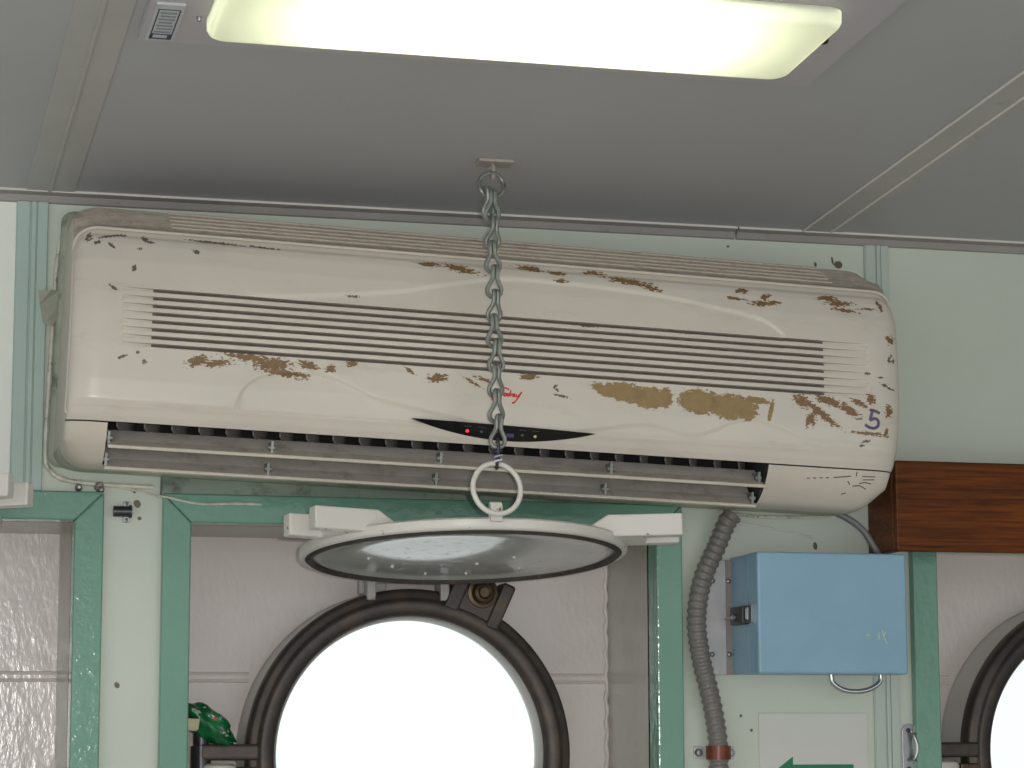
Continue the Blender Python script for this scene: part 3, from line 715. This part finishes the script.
# logo lettering and marker number as thin raised ink
def ink(name, strokes, conv, rad, m_, parent):
    mb = MB()
    for st in strokes:
        pts = smooth_path([conv(p) for p in st], 5) if len(st) > 2 else [Vector(conv(p)) for p in st]
        mb.tube(pts, rad, 6)
    return mb.build(name, m_, parent, smooth=True)
def cl(p):
    a = 0.0055+(p[0]-530)*0.0001385; b = -0.0485-(p[1]-240)*0.0001385
    return (a, -dfront(b)-0.0004, b)
G = [[(548, 190), (530, 179), (500, 178), (470, 195), (455, 220), (465, 236), (488, 226), (503, 208)], [(503, 208), (478, 240), (445, 270), (415, 286), (400, 280), (420, 268)],
     [(510, 222), (503, 238), (512, 246), (524, 236), (522, 222), (510, 222)], [(550, 226), (536, 226), (531, 240), (541, 245), (553, 228)], [(566, 196), (553, 228), (551, 245)],
     [(568, 224), (562, 246)], [(563, 238), (572, 225), (582, 227)], [(584, 238), (598, 231), (594, 222), (584, 231), (586, 246), (602, 241)],
     [(614, 224), (613, 244), (628, 240), (660, 203)], [(660, 203), (630, 252), (600, 294), (585, 302), (584, 290)]]
ink('logo_lettering', G, cl, 0.00085, 'red_print', ac)
def c5(p):
    a = 0.467+(p[0]-236)/4.52*0.00131; b = -0.0455-(p[1]-630)/4.52*0.00131
    return (a, -panel_d(a, b)+0.0002, b)
ink('marker_number', [[(228, 594), (250, 598), (272, 606)], [(240, 596), (234, 615), (228, 640)], [(228, 640), (250, 630), (266, 640), (264, 662), (245, 672), (222, 668), (206, 658)]], c5, 0.0020, 'purple_ink', ac)
def cs(p):
    a, b = p
    for (d0, b0), (d1, b1) in zip(bot, bot[1:]):
        d = d1
        if b1 <= b <= b0: d = d0+(d1-d0)*(b-b0)/(b1-b0); break
    q = acp(a, d, b); return (q[0], q[1]-0.0003, q[2])
ink('scuff_mark', [[(0.392+k*0.0085, -0.1215+k*0.0006), (0.396+k*0.0085, -0.1213+k*0.0006)] for k in range(4)] + [[(0.428, -0.1188), (0.452, -0.1160)], [(0.468, -0.1155), (0.486, -0.1150)], [(0.470, -0.1195), (0.4855, -0.1185)], [(0.466, -0.124), (0.474, -0.1225), (0.483, -0.1235)], [(0.458, -0.1275), (0.468, -0.1265), (0.479, -0.130)], [(0.449, -0.122), (0.453, -0.1255)], [(0.446, -0.137), (0.452, -0.1355)], [(0.4585, -0.1105), (0.459, -0.1155)]], cs, 0.0006, 'dark', ac)
# sealant beads round the casing on the wall
def bead(name, pts, r, m_='sealant'):
    P = smooth_path(pts, 14); rs = [r*(0.75+0.6*abs(mnoise.noise(p*70))) for p in P]
    mb = MB(); mb.tube(P, rs, 7); mb.build(name, m_, ac, smooth=True)
bead('sealant_bead', [(-0.47, -0.003, 0.168), (-0.500, -0.003, 0.15), (-0.510, -0.003, 0.11), (-0.511, -0.003, 0.0), (-0.511, -0.003, -0.12), (-0.505, -0.003, -0.145), (-0.485, -0.003, -0.157), (-0.44, -0.003, -0.160), (-0.38, -0.003, -0.160)], 0.0036)
bead('sealant_bead', [(-0.47, -0.004, -0.157), (-0.445, -0.003, -0.160), (-0.405, -0.003, -0.1645), (-0.378, -0.004, -0.170), (-0.369, -0.0155, -0.1715), (-0.325, -0.0155, -0.178), (-0.285, -0.0155, -0.1755), (-0.25, -0.0155, -0.1745)], 0.0017)
bead('sealant_bead', [(0.34, -0.004, -0.150), (0.39, -0.004, -0.153), (0.43, -0.004, -0.152), (0.47, -0.006, -0.150), (0.495, -0.004, -0.146)], 0.0024)
bead('sealant_bead', [(0.34, -0.002, -0.160), (0.42, -0.002, -0.168), (0.47, -0.002, -0.176)], 0.0016, 'white_paint')

t_ = MB(); t_.add([(-0.531, -0.0085, 0.069), (-0.516, -0.0088, 0.071), (-0.507, -0.022, 0.0685), (-0.506, -0.024, 0.036), (-0.512, -0.014, 0.026), (-0.5235, -0.0085, 0.031), (-0.528, -0.0085, 0.052)], [list(range(7))])
to = t_.build('tape_scrap', 'tape'); to.location = (0.735, 0, 0.45); to.rotation_euler = (0, math.radians(1.95), 0)
sm = to.modifiers.new('solid', 'SOLIDIFY'); sm.thickness = 0.001
tag(to, 'scrap of grey green tape stuck to the wall left of the air conditioner', 'tape')

# ------------------------------------------------------------------ ceiling light
cl_ = thing('ceiling_light', 'lit fluorescent ceiling light with frosted diffuser and lilac grey flange', 'light', (0.615, -0.727, zc(-0.727)), (-math.atan(SL), 0, 0))
lx0, lx1, ly0, ly1 = 0.258-0.615, 0.968-0.615, -0.868+0.727, -0.588+0.727
hx0, hx1, hy0, hy1 = LH[0]-0.615, LH[1]-0.615, LH[2]+0.727, LH[3]+0.727
mb = MB()
for q in ((lx0, hx0, ly0, ly1), (hx1, lx1, ly0, ly1), (hx0, hx1, ly0, hy0), (hx0, hx1, hy1, ly1)): mb.box(*q, -0.010, -0.0005)
mb.build('flange', 'fixture', cl_)
mb = MB(); mb.box(hx0, hx1, hy0, hy1, 0.068, 0.072); mb.box(hx0-0.004, hx0, hy0, hy1, 0, 0.07); mb.box(hx1, hx1+0.004, hy0, hy1, 0, 0.07); mb.box(hx0, hx1, hy0-0.004, hy0, 0, 0.07); mb.box(hx0, hx1, hy1, hy1+0.004, 0, 0.07)
mb.build('tray', 'tray', cl_)
for ty in (hy0+0.048, hy1-0.048):
    mb = MB(); mb.cyl((hx0+0.085, ty, 0.036), (hx1-0.085, ty, 0.036), 0.013, 20); mb.build('lamp_tube', 'lamp_tube', cl_, smooth=True)
def rrect(x0, x1, y0, y1, r, n=6):
    out = []
    for cx, cy, a0 in ((x1-r, y1-r, 0), (x0+r, y1-r, 90), (x0+r, y0+r, 180), (x1-r, y0+r, 270)):
        for i in range(n+1):
            a = math.radians(a0+90*i/n); out.append((cx+r*math.cos(a), cy+r*math.sin(a)))
    return out
mb = MB(); rings = []
dx0, dx1, dy0, dy1 = 0.316-0.615, 0.921-0.615, -0.818+0.727, -0.638+0.727
for ins, z in ((0, -0.0095), (0.0005, -0.020), (0.003, -0.0245), (0.008, -0.0265), (0.016, -0.027)):
    rings.append([(x, y, z) for x, y in rrect(dx0+ins, dx1-ins, dy0+ins, dy1-ins, max(0.022-ins, 0.004))])
n = len(rings[0])
for rg in rings: mb.v += rg
for k in range(len(rings)-1):
    for i in range(n):
        j = (i+1) % n; mb.f.append([k*n+i, k*n+j, (k+1)*n+j, (k+1)*n+i]); mb.mi.append(0)
mb.f.append([(len(rings)-1)*n+i for i in range(n)]); mb.mi.append(0)
mb.build('diffuser', 'diffuser', cl_, smooth=True)
for (x, y, m_) in ((0.930-0.615, -0.728+0.727, 'brass'), (0.3085-0.615, -0.665+0.727, 'steel')):
    q = 1.0 if m_ == 'brass' else 0.5
    mb = MB(); mb.lathe([(0.006*q, -0.009), (0.006*q, -0.0125), (0.004*q, -0.0145), (0.0, -0.015)], 14, Matrix.Translation((x, y, 0))); mb.build('fixing_screw', m_, cl_, smooth=True)
mb = MB(); mb.box(0.2635-0.615, 0.2915-0.615, -0.698+0.727, -0.599+0.727, -0.0125, -0.0098); lab = mb.build('rating_label', 'label', cl_)
mb = MB(); X, Y = 0.2668-0.615, -0.6025+0.727
def lb(x0, x1, y0, y1): mb.box(X+x0, X+x1, Y-y1, Y-y0, -0.0129, -0.0122)
lb(0, 0.0012, 0, 0.083); lb(0.0205, 0.0217, 0, 0.083); lb(0, 0.0217, 0.0818, 0.083); lb(0, 0.0217, 0, 0.003); lb(0, 0.003, 0, 0.013); lb(0.017, 0.0217, 0, 0.013); lb(0, 0.0217, 0.0125, 0.0145)
mb.build('label_frame', 'ink', lab)
mb = MB()
for k in range(7): lb(0.003 + 0.0012*(k % 2), 0.0188 - 0.0015*((k*3) % 4 == 1), 0.0185+k*0.0088, 0.0225+k*0.0088)
mb.build('label_lettering', 'greyink', lab)

# ------------------------------------------------------------------ chain and hook plate
hp = thing('ceiling_hook', 'small pale eye plate screwed to the ceiling above the chain', 'hook', (0.7165, -0.231, zc(-0.231)), (-math.atan(SL), 0, 0))
mb = MB(); mb.box(-0.0215, 0.0215, -0.0125, 0.0125, -0.004, 0.0); mb.build('plate', 'plate_steel', hp, bevel=0.0012)
mb = MB(); mb.tube([(-0.003, 0.006*math.cos(t), -0.0125+0.0085*math.sin(t)) for t in [2*PI*i/20 for i in range(20)]], 0.0022, 8, True); mb.build('eye', 'plate_steel', hp, smooth=True)

CT = Vector((0.7115, -0.236, 0.6445)); CB = Vector((0.7035, -0.292, 0.330))
ch = thing('suspension_chain', 'grey steel link chain hanging from the ceiling in front of the air conditioner', 'chain', CT)
mb = MB(); mb.tube([(0.0150*math.cos(t), 0.002*math.sin(3*t), 0.0150*math.sin(t)) for t in [2*PI*i/36 for i in range(36)]], [0.0026*(1+0.12*math.sin(9*i)) for i in range(36)], 8, True)
mb.build('top_ring', 'galv', ch, smooth=True)
half = [(0.0, 0.0, 0.0022), (0.0048, 0.0012, 0.0022), (0.0078, 0.0055, 0.0016), (0.0076, 0.0105, 0.0004), (0.0048, 0.0160, -0.0012), (0.0026, 0.0215, -0.0028), (0.0026, 0.0285, -0.0036), (0.0022, 0.0345, -0.0026), (0.0, 0.0362, 0.0018)]
loop = half + [(-x, z, y) for x, z, y in reversed(half[1:-1])]
def closed_path(pts, per=5):
    P = [Vector(p) for p in pts]; out = []; n = len(P)
    for i in range(n):
        a, b, c, d = P[i-1], P[i], P[(i+1) % n], P[(i+2) % n]
        for k in range(per):
            t = k/per; out.append(0.5*((2*b)+(c-a)*t+(2*a-5*b+4*c-d)*t*t+(3*b-a-3*c+d)*t**3))
    return out
mb = MB(); mb.tube(closed_path([(x, y, z) for x, z, y in loop]), 0.0026, 8, True)
link0 = mb.build('link', 'galv', ch, smooth=True)
NL = 10; dirv = (CB-CT); z0 = -0.0165-0.031
tilt = math.atan2(-(CB.y-CT.y), -(CB.z-CT.z))
for k in range(NL):
    o = link0 if k == 0 else link0.copy()
    if k: COL.objects.link(o); o.parent = ch
    z = z0 - 0.0298*k + (0.004 if k == 0 else 0); t = z/(CB.z-CT.z)
    o.location = (dirv.x*t, dirv.y*t, z); o.rotation_euler = (-tilt*0, 0.06*math.sin(k*2.3), 0.22*math.sin(k*1.9))
o = link0.copy(); COL.objects.link(o); o.parent = ch; o.location = (-0.004, -0.004, z0+0.008); o.rotation_euler = (0, -0.12, 0.5)
zl = z0-0.0298*(NL-1); tl = zl/(CB.z-CT.z); eb = Vector((dirv.x*tl, dirv.y*tl, zl))
mb = MB(); mb.tube(smooth_path([eb+Vector((0.001, 0.006, 0.006)), eb+Vector((0, -0.003, 0.008)), eb+Vector((0, -0.0045, 0)), eb+Vector((0, -0.003, -0.012)), eb+Vector((-0.001, -0.002, -0.019)), eb+Vector((0, 0.003, -0.024)), eb+Vector((0, 0.006, -0.020))], 8), 0.0021, 8)
mb.build('end_hook', 'darksteel', ch, smooth=True)
for dz, m_, nm in ((-0.0085, 'wire_blue', 'wire_tie'), (-0.0135, 'wire_white', 'wire_tie')):
    mb = MB(); cpt = eb+Vector((0, -0.003, dz))
    mb.tube([cpt+Vector((0.0042*math.cos(t), 0.0042*math.sin(t), 0.0008*t-0.006)) for t in [i*0.5 for i in range(26)]], 0.0011, 6); mb.build(nm, m_, ch, smooth=True)

ringc = CT + eb + Vector((-0.0015, -0.003, -0.0475))
rg = MB(); rg.tube([(0.0288*math.cos(t), 0.004*math.sin(t), 0.0288*math.sin(t)) for t in [2*PI*i/56 for i in range(56)]], 0.0031, 10, True)
ro = rg.build('lifting_ring', 'white_rust', smooth=True); ro.location = ringc; ro.rotation_euler = (0, 0, 0.12)
tag(ro, 'cream painted steel ring joining the chain to the raised round cover', 'ring')

# ------------------------------------------------------------------ deadlight (porthole cover) swung up
RD = 0.197
def make_cover():
    dl = thing('porthole_cover', 'white round steel porthole cover hung horizontally on the chain', 'cover', (0.713, -0.092, 0.2285), (math.radians(-5.4), 0, 0))
    mb = MB(); mb.lathe([(0.0, 0.010), (0.17, 0.006), (0.186, 0.004), (RD-0.003, 0.003), (RD, 0.0005), (RD, -0.0085), (RD-0.002, -0.0108), (RD-0.0065, -0.011), (RD-0.007, -0.004)], 96)
    mb.build('rim', 'white_rust', dl, smooth=True, angle=50)
    mb = MB(); mb.lathe([(RD-0.0068, -0.0085), (RD-0.0085, -0.0110), (RD-0.0105, -0.0140), (RD-0.0130, -0.0142), (RD-0.0150, -0.0120), (RD-0.016, -0.003)], 96); mb.build('gasket', 'gasket', dl, smooth=True)
    mb = MB(); mb.lathe([(RD-0.0150, -0.0080), (RD-0.021, -0.0105), (RD-0.027, -0.0105), (RD-0.034, -0.0085), (0.135, -0.0100), (0.10, -0.0122), (0.06, -0.0140), (0.03, -0.0148), (0.0, -0.0150)], 96); mb.build('inner_plate', 'inner', dl, smooth=True, angle=60)
    for (x, y, r) in ((-0.075, 0.06, 0.0026), (0.02, 0.015, 0.0024), (0.03, 0.11, 0.0020), (0.085, 0.06, 0.0018), (-0.02, 0.12, 0.0018), (0.055, -0.03, 0.0020), (-0.115, 0.01, 0.0018)):
        zz = -0.0150+0.0065*(math.hypot(x, y)/0.163)**2
        mb = MB(); mb.lathe([(r, zz+0.0005), (r*0.8, zz-r*0.5), (r*0.4, zz-r*0.8), (0.0, zz-r*0.9)], 10, Matrix.Translation((x, y, 0))); mb.build('paint_drop', 'white_paint', dl, smooth=True)  # small drops of white paint on the underside
    for s in (-1, 1):
        # forked lug for the swing bolt: two prongs and the web that joins them
        mb = MB(); F = Matrix.Translation((s*0.117+0.007, -0.082, 0)) @ Matrix.Rotation(-s*math.radians(14), 4, 'Z') @ (Matrix.Scale(-1, 4, (1, 0, 0)) if s < 0 else Matrix.Identity(4))
        pr = [(0.0, -0.004), (0.118, -0.004), (0.118, 0.022), (0.03, 0.022), (0.0, 0.003)]; pf = [(x-0.008*(x > 0.1)*(s < 0), z) for x, z in pr]
        mb.prism(pf, -0.038, -0.020, mat=F); mb.prism(pr, 0.016, 0.034, mat=F); mb.prism([(0.0, -0.004), (0.078, -0.004), (0.078, 0.014), (0.03, 0.014), (0.0, 0.004)], -0.021, 0.017, mat=F)
        mb.build('forked_lug', 'white_rust', dl, bevel=0.002)
    mb = MB(); e0 = [(-RD+0.010, -0.003), (-RD-0.006, -0.003), (-RD-0.006, 0.013), (-RD-0.004, 0.0185), (-RD, 0.0205), (-RD+0.004, 0.0185), (-RD+0.006, 0.013), (-RD+0.006, 0.003), (-RD+0.010, 0.003)]
    mb.add([(x, y, z) for x in (-0.0175, -0.0035) for y, z in e0], [list(range(9))[::-1], list(range(9, 18))] + [(k, (k+1) % 9, 9+(k+1) % 9, 9+k) for k in range(9)])
    mb.build('ring_eye', 'white_rust', dl, bevel=0.001)
    for x in (-0.032, 0.016):
        mb = MB(); mb.box(x, x+0.014, RD-0.02, RD+0.002, -0.002, 0.008); mb.build('hinge_arm', 'hinge', dl, bevel=0.003)
    return dl
dl = make_cover()
dl2 = copy_tree(dl); dl2.location = (-0.028, -0.058, 0.255); dl2.rotation_euler = (math.radians(-5.4), 0, math.radians(-13)); dl2['label'] = 'white porthole cover at the left edge, only the tip of its forked lug showing'

# ------------------------------------------------------------------ blue box
bx = thing('electrical_box', 'light blue metal box with black latch on the wall right of the conduit', 'box', (1.185, 0, 0.155))
x0, x1, z0_, z1_ = 1.0845-1.185, 1.2835-1.185, 0.0805-0.155, 0.2310-0.155
mb = MB(); mb.box(x0+0.001, x1-0.001, -0.068, 0, z0_+0.001, z1_-0.001); mb.build('body', 'blue', bx, bevel=0.002)
mb = MB(); mb.box(x0, x1, -0.104, -0.0695, z0_, z1_); mb.build('lid', 'blue', bx, bevel=0.003, seg=3)
mb = MB(); mb.box(1.048-1.185, x0-0.006, -0.006, 0, z0_+0.001, z1_-0.004); mb.build('mounting_plate', 'zinc', bx, bevel=0.001)
mb = MB(); mb.box(x0-0.0065, x0+0.001, -0.007, 0, z0_+0.001, z1_-0.004); mb.build('flange', 'brownstrip', bx)
for (x, z) in ((1.0585, 0.107), (1.0815, 0.107), (1.0815, 0.2), (1.06, 0.2)):
    mb = MB(); mb.lathe([(0.0034, 0.005), (0.0034, 0.0075), (0.0022, 0.0088), (0, 0.0092)], 12, Matrix.Translation((x-1.185, 0, z-0.155)) @ AX_ROOM); mb.build('screw', 'steel', bx, smooth=True)
lt = MB(); lt.box(x0-0.010, x0, -0.074, -0.030, -0.0125, 0.010); lato = lt.build('latch', 'black', bx, bevel=0.0015)
mb = MB(); mb.cyl((x0-0.012, -0.045, -0.003), (x0-0.012, -0.020, -0.004), 0.0022, 8); mb.cyl((x0-0.013, -0.046, -0.003), (x0-0.0095, -0.046, -0.003), 0.004, 10); mb.build('latch_pin', 'steel', lato, smooth=True)
mb = MB(); mb.box(x0-0.004, x0, -0.090, -0.074, -0.011, 0.011); mb.tube([(x0-0.005, -0.076, -0.007), (x0-0.007, -0.087, -0.007), (x0-0.007, -0.087, 0.007), (x0-0.005, -0.076, 0.007)], 0.0015, 6, True); mb.build('latch_keeper', 'steel', lato)
mb = MB(); mb.tube(smooth_path([(1.2015-1.185, -0.05, z0_+0.002), (1.204-1.185, -0.05, z0_-0.010), (1.218-1.185, -0.05, z0_-0.0185), (1.2355-1.185, -0.05, z0_-0.0205), (1.253-1.185, -0.05, z0_-0.0175), (1.267-1.185, -0.05, z0_-0.009), (1.269-1.185, -0.05, z0_+0.002)], 8), 0.0032, 10)
mb.build('carrying_handle', 'chrome', bx, smooth=True)
def cb(p): return (1.2435-1.185+(p[0]-262)*0.000424, -0.1042, 0.1285-0.155-(p[1]-356)*0.000424)
ink('chalk_mark', [[(220, 357), (228, 352), (236, 357)], [(224, 352), (230, 362)], [(258, 352), (266, 364)], [(266, 348), (262, 368)], [(276, 340), (280, 360), (290, 380)], [(286, 344), (280, 360)]], cb, 0.0009, 'chalk', bx)

# ------------------------------------------------------------------ conduit, clamp, cable
P = smooth_path([(x+0.0055, y, z) for x, y, z in ((1.0755, -0.030, 0.2835), (1.0670, -0.028, 0.272), (1.0554, -0.025, 0.2447), (1.036, -0.022, 0.2), (1.0273, -0.022, 0.1495), (1.0333, -0.022, 0.0994), (1.0459, -0.020, 0.0495), (1.0548, -0.018, -0.0003), (1.0555, -0.018, -0.05), (1.0555, -0.018, -0.15), (1.0555, -0.018, -0.40))], 60)
acc = [0.0]
for p, q in zip(P, P[1:]): acc.append(acc[-1]+(q-p).length)
step_ = 0.00125; pts = []; j = 0; s_ = 0.0
while s_ < acc[-1]:
    while acc[j+1] < s_: j += 1
    t = (s_-acc[j])/(acc[j+1]-acc[j]); pts.append(P[j].lerp(P[j+1], t)); s_ += step_
mb = MB(); mb.tube(pts, [0.0121+0.0009*math.sin(2*PI*i*step_/0.0094) for i in range(len(pts))], 18)
cd = mb.build('flexible_conduit', 'conduit', smooth=True, angle=80)
tag(cd, 'grey ribbed flexible conduit running down the wall from the air conditioner', 'conduit')
cp = thing('pipe_clamp', 'rusty brown saddle clamp holding the conduit to the wall near the bottom', 'clamp', (1.0608, 0, -0.016))
mb = MB(); mb.tube([(0.0145*math.cos(t), -0.018-0.0145*math.sin(t), z) for z in (0,) for t in [PI*i/16 for i in range(17)]], 0.002, 6)
mb = MB(); nA = 20
for i in range(nA+1):
    a = -0.25+(PI+0.5)*i/nA
    for r in (0.0138, 0.0158):
        for z in (-0.0085, 0.0085): mb.v.append((r*math.cos(a), -0.018-r*math.sin(a), z))
for i in range(nA):
    q = 4*i
    for f in ((0, 1, 5, 4), (2, 6, 7, 3), (0, 4, 6, 2), (1, 3, 7, 5)): mb.f.append([q+k for k in f]); mb.mi.append(0)
mb.build('saddle', 'clamp', cp, smooth=True)
for s in (-1, 1):
    mb = MB(); mb.box(min(s*0.0145, s*0.027), max(s*0.0145, s*0.027), -0.003, 0, -0.0075, 0.0075); mb.build('clamp_foot', 'zinc', cp, bevel=0.001)
    mb = MB(); mb.lathe([(0.0052, 0.003), (0.0052, 0.0055), (0.0035, 0.0075), (0, 0.008)], 14, Matrix.Translation((s*0.0215, 0, 0.0)) @ AX_ROOM); mb.build('screw', 'steel', cp, smooth=True)
mb = MB(); mb.tube(smooth_path([(1.208, -0.056, 0.287), (1.226, -0.060, 0.2775), (1.236, -0.062, 0.2705), (1.2465, -0.064, 0.260), (1.2545, -0.066, 0.246), (1.263, -0.064, 0.2345), (1.275, -0.04, 0.2325), (1.2885, -0.022, 0.2335)], 12), 0.0042, 10)
tag(mb.build('power_cable', 'cable', smooth=True), 'thin grey cable looping down beside the end of the wooden pelmet', 'cable')

# ------------------------------------------------------------------ wooden pelmet
pm = thing('wooden_pelmet', 'dark brown wooden pelmet box above the right porthole', 'pelmet', (1.7, 0, 0.236))
xa, xb = 1.2775-1.7, 2.06-1.7
mb = MB(); mb.box(xa, xa+0.016, -0.078, 0, 0.001, 0.114); mb.build('side_board', 'wood', pm, bevel=0.001)
mb = MB(); mb.box(xb-0.016, xb, -0.078, 0, 0.001, 0.114); mb.build('side_board', 'wood', pm, bevel=0.001)
mb = MB(); mb.box(xa, xb, -0.092, -0.0785, 0, 0.115); mb.build('front_board', 'wood', pm, bevel=0.002)
mb = MB(); mb.box(xa+0.0165, xb-0.0165, -0.078, 0, 0.104, 0.114); mb.build('top_board', 'wood', pm, bevel=0.001)

# ------------------------------------------------------------------ sign, handle, barrel bolt, wall bolts
sg = thing('wall_sign', 'white sign board with a green arrow below the blue box', 'sign', (1.195, 0, -0.045))
mb = MB(); mb.box(1.1215-1.195, 1.2695-1.195, -0.002, 0, -0.078, 0.0785); mb.build('board', 'sign', sg, bevel=0.0006)
zA = -0.0465+0.045
mb = MB(); mb.prism([(1.132-1.195, zA), (1.1665-1.195, zA+0.025), (1.1665-1.195, zA+0.0150), (1.249-1.195, zA+0.0150), (1.249-1.195, zA-0.0150), (1.1665-1.195, zA-0.0150), (1.1665-1.195, zA-0.025)], -0.0026, -0.0015)
mb.build('arrow', 'arrow', sg)

gh = thing('pad_eye', 'small grey metal plate with a wire loop beside the right green trim', 'fitting', (1.3265, 0, -0.013))
pl = [(0.0092*math.cos(math.radians(a)), 0.0235+0.0092*math.sin(math.radians(a))) for a in range(0, 181, 15)] + [(0.0092*math.cos(math.radians(a)), -0.0235+0.0092*math.sin(math.radians(a))) for a in range(180, 361, 15)]
mb = MB(); mb.prism(pl, -0.0025, 0); mb.build('plate', 'steel', gh, bevel=0.0006)
mb = MB(); mb.tube(smooth_path([(-0.001, -0.002, 0.020), (0.0025, -0.010, 0.019), (0.006, -0.014, 0.008), (0.006, -0.014, -0.004), (0.003, -0.010, -0.0125), (-0.002, -0.002, -0.0135)], 7), 0.0019, 8); mb.build('loop', 'chrome', gh, smooth=True)
for z in (0.0245, -0.0245):
    mb = MB(); mb.lathe([(0.003, 0.002), (0.003, 0.0036), (0, 0.0042)], 10, Matrix.Translation((-0.001, 0, z)) @ AX_ROOM); mb.build('screw', 'darksteel', gh)

bb = thing('barrel_bolt', 'small dark metal barrel catch on the pale wall between two green frames', 'catch', (0.314, 0, 0.2725))
mb = MB(); mb.box(0.000, 0.0085, -0.003, 0, -0.0125, 0.0125); mb.build('base_plate', 'steel', bb, bevel=0.0006)
mb = MB(); mb.cyl((-0.0125, -0.010, 0), (0.0095, -0.010, 0), 0.0065, 20); mb.lathe([(0.0065, 0.006), (0.0078, 0.006), (0.0078, 0.0095), (0.0065, 0.0095)], 20, Matrix.Translation((0, -0.010, 0)) @ Matrix.Rotation(PI/2, 4, 'Y'), closed=True)
mb.build('barrel', 'darksteel', bb, smooth=True)
for z in (-0.0098, 0.0098):
    mb = MB(); mb.lathe([(0.0025, 0.0025), (0.0025, 0.004), (0, 0.0048)], 10, Matrix.Translation((0.004, 0, z)) @ AX_ROOM); mb.build('screw', 'steel', bb)
for (x, z, r, m_, lbl) in ((0.2845, 0.3025, 0.0052, 'brownstrip', 'painted bolt head under the lower left corner of the air conditioner'), (0.2605, 0.3005, 0.0040, 'steel', 'small grey bolt head on the top edge of the leftmost green frame'), (0.2865, 0.2985, 0.0042, 'steel', 'grey bolt head at the mitred corner of the leftmost green frame')):
    mb = MB(); y = 0.0 if z > 0.3 else 0.0
    mb.lathe([(r*1.15, 0.0), (r*1.15, 0.002), (r, 0.0025), (r, 0.010), (r*0.7, 0.012), (r*0.45, 0.0105), (0, 0.0105)], 14, AX_ROOM); o = mb.build('wall_bolt', m_, smooth=True); o.location = (x, 0, z)
    tag(o, lbl, 'bolt', 'bolt heads below the air conditioner')

# ------------------------------------------------------------------ green wrapper on the dog bolt
gw = thing('plastic_wrapper', 'crumpled green printed plastic wrapper stuck on the porthole clamp', 'wrapper', (0.437, 0.118, 0.0215))
bm = bmesh.new(); bmesh.ops.create_icosphere(bm, subdivisions=4, radius=1.0)
for v in bm.verts:
    p = v.co.copy(); k = 1 + 0.28*mnoise.noise(p*1.7) + 0.14*mnoise.noise(p*4.3+Vector((3, 1, 7)))
    q = Vector((p.x*0.037, p.y*0.020, p.z*0.020))*k
    q.z -= q.x*0.42 + 30*max(q.x, 0)**2*0.25; 
    v.co = q
me = bpy.data.meshes.new('film'); bm.to_mesh(me); bm.free(); me.materials.append(M['wrapper'])
me.polygons.foreach_set('use_smooth', [True]*len(me.polygons))
fo = bpy.data.objects.new('film', me); COL.objects.link(fo); fo.parent = gw
mb = MB(); mb.add([(-0.030, -0.0225, 0.006), (-0.0135, -0.0235, 0.0055), (-0.015, -0.0225, -0.007), (-0.018, -0.021, -0.0095), (-0.030, -0.020, -0.008)], [(0, 1, 2, 3, 4)])
po = mb.build('paper_patch', 'patch', gw); sm = po.modifiers.new('solid', 'SOLIDIFY'); sm.thickness = 0.0008
